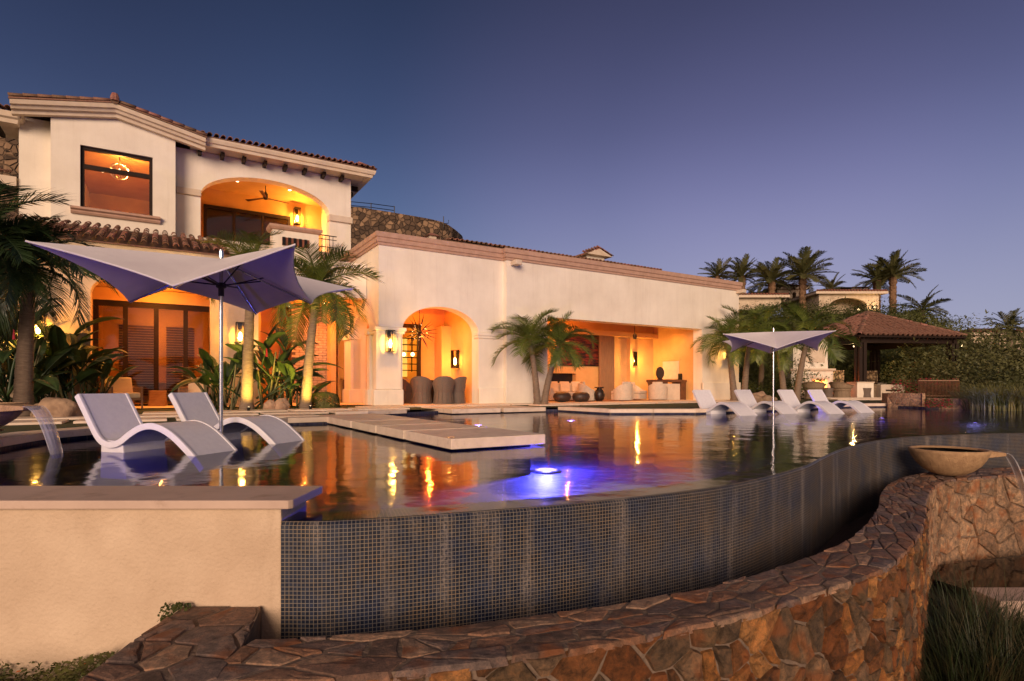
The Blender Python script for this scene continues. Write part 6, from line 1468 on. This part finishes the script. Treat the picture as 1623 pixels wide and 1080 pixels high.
PMS = [paddle_mesh('paddle_leaf', l, w_, s, bd_, 'leaf_dark') for l, w_, s, bd_ in ((.62, .26, .5, .9), (.7, .24, .7, 1.3), (.55, .27, .4, .6), (.66, .28, .6, 1.7))]
def paddles(x, y, zb, s, n, label, seed, flower=0):
    random.seed(seed); t = root('bird_of_paradise_plant', (x, y, zb), label, 'plant', 'big-leaved plants in front of the house')
    for k in range(n):
        f = k / n; pitch = 1.5 - 1.0 * RU(0, 1) ** 1.3
        m = Matrix.Translation((RU(-.2, .2) * s, RU(-.15, .15) * s, RU(0, .75) * s * (.7 if k % 3 else 0))) @ Matrix.Rotation(RU(0, 6.28), 4, 'Z') @ Matrix.Rotation(-pitch, 4, 'Y') @ Matrix.Rotation(RU(-.8, .8), 4, 'X') @ Matrix.Diagonal((s * RU(.8, 1.25),) * 3 + (1,))
        child('leaf', PMS[k % 4], t, mtx=m)
    b = MB()
    for k in range(7): a = RU(0, 6.28); b.tube([(x + .12 * math.cos(a), y + .12 * math.sin(a), zb), (x + .25 * s * math.cos(a), y + .25 * s * math.sin(a), zb + RU(.5, 1.1) * s)], [.03, .018], 5)
    b.build('stems', 'palm_shaft', t)
    for k in range(flower):
        a = RU(0, 6.28); q = Vector((x + .35 * math.cos(a), y - .3, zb + RU(.5, 1.1) * s)); MB().hexa([q + Vector(v) for v in ((-.03, 0, 0), (.03, 0, 0), (.03, .03, 0), (-.03, .03, 0))], [q + Vector(v) for v in ((-.005, 0, .26), (.02, 0, .24), (.02, .01, .24), (-.005, .01, .26))]).build('flower', 'flower_red', t)
pl = [(-30, 14.0, 2.0, 22, 'big dark paddle-leaved plant at the left edge of the photo'), (25, 14.3, 1.9, 20, 'paddle-leaved plant just right of the left-edge palm trunk', 3), (70, 15.4, 1.9, 22, 'tall paddle-leaved plant left of the boulder'), (112, 15.6, 1.7, 20, 'paddle-leaved plant above the boulder, left of the patio doors'), (150, 16.2, 1.35, 14, 'paddle-leaved plant at the left side of the patio armchair'),
      (337, 17.0, 1.25, 12, 'paddle-leaved plant leaning over the right patio armchair'), (362, 16.6, 1.35, 14, 'paddle-leaved plant between umbrella pole and first uplit palm'), (420, 17.0, 1.7, 16, 'tall paddle-leaved plant just right of the first uplit palm', 1), (450, 17.4, 1.5, 15, 'paddle-leaved plant midway between the two uplit palms'), (470, 17.8, 1.25, 12, 'paddle-leaved plant left of the leaning uplit palm'), (5, 16.0, 2.2, 16, 'tallest paddle-leaved plant against the wall at the far left')]
for i, q in enumerate(pl):
    p = hY(q[0], 640, q[1]); paddles(p.x, p.y, FL - .03, q[2], q[3], q[4], 60 + i, q[5] if len(q) > 5 else 0)
# leafy masses: leaf-sized faces spread through a lumpy crown
def cloud(name, m, n, lumps, size, seed, flat_=1.0):
    random.seed(seed); b = MB()
    C_ = [(Vector((RU(-.62, .62), RU(-.62, .62), RU(.25, .80))), RU(.22, .42)) for _ in range(lumps)]
    for _ in range(n):
        c, r = C_[int(R() * lumps)]; d = Vector((random.gauss(0, 1), random.gauss(0, 1), random.gauss(0, 1))).normalized()
        p = c + d * r * (.55 + .5 * R() ** .5); p.z = max(.02, p.z * flat_); s = size * RU(.6, 1.4)
        a = Vector((random.gauss(0, 1), random.gauss(0, 1), random.gauss(0, .6))).normalized(); e = a.cross(d + Vector((.1, .2, .3))).normalized()
        b.poly([p - a * s, p + e * s * .45, p + a * s, p - e * s * .45])
    return b.mesh(name, m)
CB = [cloud('bush_leaves', 'leaf_bush', 7000, 20, .024, 5 + k) for k in range(3)]
CT = [cloud('tree_leaves', 'leaf_tree', 7000, 26, .024, 15 + k) for k in range(3)]
def bush(x, y, z, sx_, sy_, sz_, label, k=0, group='bushes on the hillside', cat='bush', name='bush', cl=CB, trunk=False):
    t = root(name, (x, y, z), label, cat, group)
    child('crown', cl[k % 3], t, rot=(0, 0, RU(0, 6.28)), scale=(sx_, sy_, sz_))
    b = MB()
    for j in range(4): a = RU(0, 6.28); b.tube([(x, y, z - .2), (x + .12 * sx_ * math.cos(a), y + .12 * sy_ * math.sin(a), z + sz_ * .25), (x + .35 * sx_ * math.cos(a), y + .35 * sy_ * math.sin(a), z + sz_ * .6)], [.035 * sz_ ** .5, .025 * sz_ ** .5, .01], 5)
    b.build('trunk', 'palm_bark', t)
random.seed(99)
# trimmed round hedge and low plants
tb = root('trimmed_bush', (*hY(513, 640, 17.6).to_2d(), FL), 'clipped rounded dark green bush at the foot of the leaning palm', 'bush')
q = hY(513, 640, 17.6); b = MB()
for _ in range(3800):
    d = Vector((random.gauss(0, 1), random.gauss(0, 1), random.gauss(0, 1))); k_ = max(abs(d.x), abs(d.y), abs(d.z)); d = (d.normalized() * .55 + d / k_ * .45); d.z = abs(d.z)
    p = Vector((q.x + d.x * .46, q.y + d.y * .4, FL + d.z * .48)) * 1; a = Vector((random.gauss(0, 1), random.gauss(0, 1), random.gauss(0, 1))).normalized(); e = a.cross(d).normalized(); s = RU(.018, .034)
    b.poly([p - a * s, p + e * s * .6, p + a * s, p - e * s * .6])
b.build('crown', 'leaf_bush', tb); MB().tube([(q.x, q.y, FL - .1), (q.x, q.y, FL + .3)], .03, 6).build('trunk', 'palm_bark', tb)
def boulder(x, y, z, sx_, sy_, sz_, label, seed, group='boulders in the garden beds'):
    random.seed(seed); bm = bmesh.new(); bmesh.ops.create_icosphere(bm, subdivisions=4, radius=1)
    from mathutils import noise
    for v in bm.verts:
        n_ = noise.noise(v.co * 1.3 + Vector((seed * 3.1, 0, 0))) * .32 + noise.noise(v.co * 4 + Vector((0, seed, 0))) * .09; v.co *= 1 + n_; v.co = Vector((v.co.x * sx_, v.co.y * sy_, v.co.z * sz_ + sz_ * .45))
    me = bpy.data.meshes.new('boulder'); bm.to_mesh(me); bm.free(); me.materials.append(MATS['boulder']); me.polygons.foreach_set('use_smooth', [True] * len(me.polygons))
    o = bpy.data.objects.new('boulder', me); COL.objects.link(o); o.location = (x, y, z); setp(o, label, 'rock', group)
for i, (x, Y, sx_, sz_, lb) in enumerate(((94, 12.2, .42, .33, 'large rounded tan boulder behind the waterfall of the left bowl'), (62, 12.8, .3, .22, 'smaller boulder left of the large tan one'), (428, 16.2, .18, .22, 'left boulder of the pair between the two uplit palms'), (446, 16.3, .22, .24, 'right boulder of the pair between the two uplit palms'), (1203, 24, .38, .34, 'tan boulder stacked topmost between the far loungers and the palms'), (1194, 23.6, .34, .26, 'tan boulder at the left of the little heap behind the loungers'), (1216, 23.6, .36, .24, 'tan boulder at the right of the little heap behind the loungers'))):
    p = hY(x, 640, Y); boulder(p.x, p.y, FL - .05, sx_, sx_ * .8, sz_, lb, 3 + i)
# hillside shrubbery and trees, each a thing of its own
random.seed(5)
k = 0
lab = ['{} green bush {}'.format(a, b_) for a in ('round', 'broad', 'low', 'ragged') for b_ in ('on the hillside', 'below the hill buildings', 'behind the pavilion')]
def where(x):
    return 'left of the far umbrella' if x < 1190 else 'above the far umbrella' if x < 1290 else 'behind the pavilion roof' if x < 1400 else 'between pavilion and fan palm' if x < 1470 else 'right of the fan palm'
for (x, yt, Y, wd_, n_) in [(1165, 497, 50, 4.6, 0), (1190, 492, 52, 4.2, 0), (1215, 494, 48, 4.4, 0), (1240, 490, 50, 4.0, 0), (1268, 494, 52, 4.2, 0), (1292, 492, 50, 3.8, 0), (1320, 496, 52, 4.0, 0), (1345, 492, 50, 4.2, 0), (1372, 494, 49, 4.4, 0), (1398, 492, 52, 4.6, 0), (1425, 497, 50, 4.2, 0), (1450, 506, 48, 4.0, 0), (1478, 512, 50, 4.6, 0)]:
    p = hY(x, yt, Y); h = 3.6; bush(p.x, p.y, p.z - h, wd_, 3, h * 1.08, ('rounded', 'broad', 'ragged')[k % 3] + ' green bush on hillside ' + ('x' if 0 else '') + where(x) + (', nearer' if Y < 50 else ', farther up') + {1240: ', left one', 1190: ', larger', 1268: '', 1292: ', right one'}.get(x, '') + (', low' if x in (1372, 1398) else ', left' if x == 1320 else ''), k); k += 1
for (x, yt, Y, wd_, h) in [(1185, 560, 36, 3.2, 3.6), (1215, 548, 36, 3.4, 4.2), (1243, 565, 35, 3, 3.6), (1330, 552, 42, 4, 4.4), (1385, 552, 40, 4.0, 4.6), (1415, 545, 41, 4.4, 4.8), (1440, 555, 40, 4.0, 4.4), (1475, 560, 38, 4.2, 4.2), (1360, 556, 43, 4, 4.2), (1200, 600, 31, 1.8, 1.5), (1222, 602, 30.5, 1.7, 1.5), (1300, 545, 46, 5, 5)]:
    p = hY(x, yt, Y); bush(p.x, p.y, p.z - h, wd_, 2.6, h * 1.05, ('tall leafy', 'dense', 'wide')[k % 3] + ' green bush ' + ('' if x != 1360 else 'farthest ') + ('low ' if h < 3 else '' if 1 else '') + ('at %s ' % ('the left' if x in (1185, 1200, 1330, 1440) else 'the right' if x in (1243, 1222, 1415, 1475) else 'mid-row')) + ('between palm stems left of fireplace' if x < 1260 else 'beyond the pavilion posts' if x < 1420 else 'right of pavilion behind fence'), k, 'hedge bushes behind the pavilion'); k += 1
for i, (x, yt, Y, wd_, h, lb) in enumerate([(1505, 532, 36, 4.6, 5.0, 'dark feathery tree right of the pavilion roof'), (1548, 522, 34, 5.0, 5.2, 'tallest dark thin-leaved tree at the right, in front of the red roof'), (1592, 552, 32, 4.2, 4.0, 'dark tree near the right edge, below the palm'), (1632, 550, 33, 4.4, 4.2, 'dark tree cut by the right edge of the photo'), (1530, 560, 30, 3.8, 3.4, 'low dark tree above the reeds, right of the slatted fence'), (1575, 572, 28, 3.6, 2.9, 'low dark tree standing above the reeds at the right'), (1612, 585, 27, 3.2, 2.6, 'lowest dark shrubby tree at the right edge'), (1490, 572, 33, 3.6, 3.6, 'dark tree directly behind the slatted fence')]):
    p = hY(x, yt, Y); bush(p.x, p.y, p.z - h, wd_, 3.2, h * 1.06, lb, i, 'dark trees at the right', 'tree', 'leafy_tree', CT)
# far wood that reads as one mass
b = MB(); random.seed(77)
for _ in range(14000):
    x = RU(1150, 1680); Y = RU(54, 75); yt = 524 + 8 * math.sin(x * .03) + RU(0, 90) + (14 if x > 1480 else 0)
    p = hY(x, yt, Y); s = RU(.12, .3); a = Vector((random.gauss(0, 1), random.gauss(0, 1), random.gauss(0, 1))).normalized(); e = a.orthogonal(); b.poly([p - a * s, p + e * s * .6, p + a * s, p - e * s * .6])
setp(b.build('far_hillside_wood', 'leaf_tree', None, kind='stuff'))['kind'] = 'stuff'
# reeds and grasses
def blades(name, m, n, H, seed, spread=.3, w=.012, lean=.5, seg=4):
    random.seed(seed); b = MB()
    for _ in range(n):
        a = RU(0, 6.28); r = spread * R() ** .7; x, y = r * math.cos(a), r * math.sin(a); h = H * RU(.6, 1.1); ln_ = lean * RU(.2, 1) * h; a2 = a + RU(-.9, .9); d = Vector((math.cos(a2), math.sin(a2), 0)); n_ = Vector((-d.y, d.x, 0)) * w; pr = None
        for k in range(seg + 1):
            f = k / seg; p = Vector((x, y, 0)) + d * ln_ * f * f + Vector((0, 0, h * (f - .22 * f * f * (ln_ / h) * 1.6))); ww = n_ * (1 - f * .92)
            if pr: b.quad(pr[0], pr[1], p + ww, p - ww)
            pr = (p - ww, p + ww)
    return b.mesh(name, m)
RM = [blades('reed_blades', 'reed_blade', 260, 1.25, 3 + k, .5, .014, .95) for k in range(3)]
GM = [blades('grass_blades', 'grass_blade', 120, (.5, .62, .7)[k], 13 + k, .2, .0046, (.7, 1.1, .9)[k], 6) for k in range(3)]
random.seed(21)
for i, (x, Y, s, lb) in enumerate([(1541, 20.6, .85, 'reed clump touching the right end of the stone planter'), (1560, 19.8, .95, 'reed clump second from the planter, at the water edge'), (1580, 19.4, 1.05, 'tall pale reed clump at the water edge'), (1602, 19.2, 1.0, 'reed clump near the right edge of the photo'), (1625, 19.0, 1.05, 'reed clump cut by the right edge of the photo'), (1570, 21.5, 1.15, 'taller reed clump behind the front row'), (1608, 21.3, 1.2, 'tallest reed clump behind the front row, near the right edge'), (1550, 22.4, 1.0, 'reed clump at the back beside the fence')]):
    p = hY(x, 640, Y); t = root('reed_clump', (p.x, p.y, .0), lb, 'reeds', 'reed clumps at the far right of the pool'); child('blades', RM[i % 3], t, rot=(0, 0, RU(0, 6.28)), scale=(s * 1.5, s * 1.2, s * .78))
# ornamental grasses by the foreground wall, bottom right
gp_ = []
for _ in range(90):
    x = RU(1478, 1700); Y = RU(4.2, 6.4); gp_.append((x, Y))
gp_.sort(key=lambda q: -q[1])
ok = []
for x, Y in gp_:
    p = hY(x, 900, Y); 
    # keep clear of the wall
    dmin = min((Vector((p.x, p.y)) - o).length for o in out)
    side = p.x > interp(out, LO, min(range(len(out)), key=lambda k: (Vector((p.x, p.y)) - out[k]).length) * 0 + LO[min(range(len(out)), key=lambda k: (Vector((p.x, p.y)) - out[k]).length)]).x
    if dmin > .16 and side and p.y < 6.0: ok.append(p)
gb = MB()
words = ('dark arching grass clump', 'dark grass clump with pale dry blades', 'small dark grass clump')
for i, p in enumerate(ok[:52]):
    near_ = 'beside the curve of the stone wall' if p.x < 3.9 else 'in front of the lower basin kerb'
    s = RU(1.15, 1.75) * (.75 if p.x > 4.8 else 1); mg = Matrix.Translation((p.x, p.y, -2.05)) @ Matrix.Rotation(RU(0, 6.28), 4, 'Z') @ Matrix.Diagonal((s, s, s, 1)); k0 = len(gb.v)
    gb.v += [tuple(mg @ v.co) for v in GM[i % 3].vertices]; gb.f += [tuple(k0 + q for q in f.vertices) for f in GM[i % 3].polygons]
gb.build('arching_grass', 'grass_blade', None, kind='stuff')
# ground cover below the cream wall, bottom left
b = MB(); random.seed(8)
for _ in range(26000):
    x = RU(-3.9, -1.88); y = RU(1.7, 3.36); z = -.86 + .10 * math.sin(x * 5) * math.cos(y * 6) + RU(-.03, .07) ; s = RU(.008, .019)
    a = Vector((random.gauss(0, 1), random.gauss(0, 1), random.gauss(0, .5))).normalized(); e = a.cross(Vector((RU(-.5, .5), RU(-.5, .5), 1))).normalized(); p = Vector((x, y, z))
    b.poly([p - a * s, p + e * s * .6, p + a * s, p - e * s * .6])
b.build('ground_cover', 'leaf_bush', None, kind='stuff')
MB().poly([(-6, 1, -.93), (-1.86, 1, -.93), (-1.86, 3.37, -.93), (-6, 3.37, -.93)]).build('planting_bed', 'soil', None, kind='structure')
b = MB()
for _ in range(26):
    x = RU(-3.6, -1.95); y = RU(2.2, 3.3); p = Vector((x, y, -.78)); s = .014
    for k in range(5): a = k * 1.256; d = Vector((math.cos(a), math.sin(a), .2)) * s; n_ = Vector((-d.y, d.x, 0)) * .4; b.poly([p, p + d * .6 + n_, p + d, p + d * .6 - n_])
b.build('small_blossoms', 'flower_orange', None, kind='stuff')
# a little weed on the end of the stone wall
t = root('weed', (-1.88, 3.28, -.5), 'small green weed growing where the stone wall meets the cream wall', 'plant')
wd_ = MB()
for _ in range(130):
    p = Vector((-1.93 + RU(-.10, .08), 3.31 + RU(-.05, .05), -.52 + RU(-.04, .05) ** 1)); a = Vector((random.gauss(0, 1), random.gauss(0, 1), random.gauss(0, 1))).normalized() * RU(.008, .018); e = a.orthogonal() * .5; wd_.poly([p - a, p + e, p + a, p - e])
wd_.build('leaves', 'leaf_bush', t)
# red flowering plants in the planters
def flowers(x0, x1, Y, yt, yb, n, label, m='flower_red'):
    c = hY((x0 + x1) / 2, yb, Y); t = root('flowering_bush', tuple(c), label, 'bush'); lf = MB(); fl_ = MB()
    for k in range(n):
        p = hY(RU(x0, x1), RU(yt, yb), Y + RU(-.25, .25)); s = RU(.018, .035); a = Vector((random.gauss(0, 1), random.gauss(0, 1), random.gauss(0, 1))).normalized(); e = a.orthogonal(); (fl_ if k % 3 == 0 else lf).poly([p - a * s, p + e * s * .6, p + a * s, p - e * s * .6])
    lf.build('leaves', 'leaf_bush', t); fl_.build('blossoms', m, t)
flowers(1412, 1455, 22.8, 602, 624, 900, 'leafy bush with red flowers in the small planter')
flowers(1455, 1520, 22.9, 600, 612, 700, 'red bougainvillea along the top of the slatted fence')
flowers(1466, 1510, 20.05, 632, 646, 900, 'dark red flowering plant hanging over the wide stone planter')
# ================================================================ HILL BUILDINGS
def hill_house(label, x0, x1, yt, yb, Y, roof_h=.9, arches=(), D=8, over=.6, eave=None):
    a = hY(x0, yt, Y); c = hY(x1, yt, Y); z0 = hY(0, yb, Y).z; t = root('hill_building', ((a.x + c.x) / 2, Y, z0), label, 'building', 'buildings on the hill')
    MB().wall(a.x, c.x, Y, Y + .4, z0, a.z, [(hY(p, 0, Y).x, hY(q, 0, Y).x, z0 + .01, hY(0, ys, Y).z, rs) for p, q, ys, rs in arches]).build('wall', 'hill_building', t)
    MB().box(a.x, c.x, Y + 2.6, Y + D, z0, a.z - .1).build('inner_wall', 'hill_building', t)
    MB().box(a.x, a.x + .4, Y + .401, Y + 2.6, z0, a.z - .1).build('side_wall', 'hill_building', t); MB().box(c.x - .4, c.x, Y + .401, Y + 2.6, z0, a.z - .1).build('side_wall', 'hill_building', t)
    MB().box(a.x - over, c.x + over, Y - over, Y + D, a.z, a.z + .28).build('eave', 'cream_trim', t)
    o = over + .1; MB().hexa([(a.x - o, Y - o, a.z + .281), (c.x + o, Y - o, a.z + .281), (c.x + o, Y + D, a.z + .281), (a.x - o, Y + D, a.z + .281)], [(a.x + 2, Y + 3, a.z + .28 + roof_h), (c.x - 2, Y + 3, a.z + .28 + roof_h), (c.x - 2, Y + D - 3, a.z + .28 + roof_h), (a.x + 2, Y + D - 3, a.z + .28 + roof_h)]).build('roof', 'far_roof', t)
    b = MB(); n = int((c.x - a.x + 2 * o) / .3)
    for k in range(n):
        x = a.x - o + (k + .5) * .3; xe = max(a.x + 2, min(c.x - 2, x)); b.tube([(x, Y - o, a.z + .33), (xe, Y + 3, a.z + .33 + roof_h)], [.1, .08], 5)
    b.build('tile_rows', 'far_roof', t, kind='stuff')
    return t
hill_house('cream hill building with a wide low arch and red tiled roof', 1298, 1393, 467, 492, 60, .55, [(1314, 1375, 486, .9)])
t = hill_house('low cream hill building directly right of the wing corner', 1168, 1238, 473, 492, 58, .55)
t = hill_house('small hill tower with three little arched openings', 1232, 1276, 459, 480, 66, .8, [(1236, 1242, 468, .2), (1246, 1252, 467, .2), (1256, 1262, 466, .2)], 5, .4)
t = hill_house('terracotta roof ridge rising behind the arched hill building', 1352, 1372, 461, 470, 68, .5, (), 5, .3)
t = hill_house('long house with bright red roof behind the trees at the right edge', 1540, 1640, 532, 560, 56, .6, (), 8, .5)
for x, y, lb in ((1386, 487, 'small lit lamp on the right end wall of the arched hill building'), (1361, 491, 'small lit lamp under the arch of the hill building'), (1524, 547, 'small warm lamp glimmering among the trees at the right')):
    p = hY(x, y, 59.6 if x < 1500 else 40); o = MB().lathe([(0, -.12), (.12, 0), (0, .12)], tuple(p), 8).build('garden_lamp', 'globe', None); setp(o, lb, 'lamp', 'small lamps on the hill')
    lamp('POINT', tuple(p - Vector((0, .3, 0))), 25, (1, .6, .25), .1)
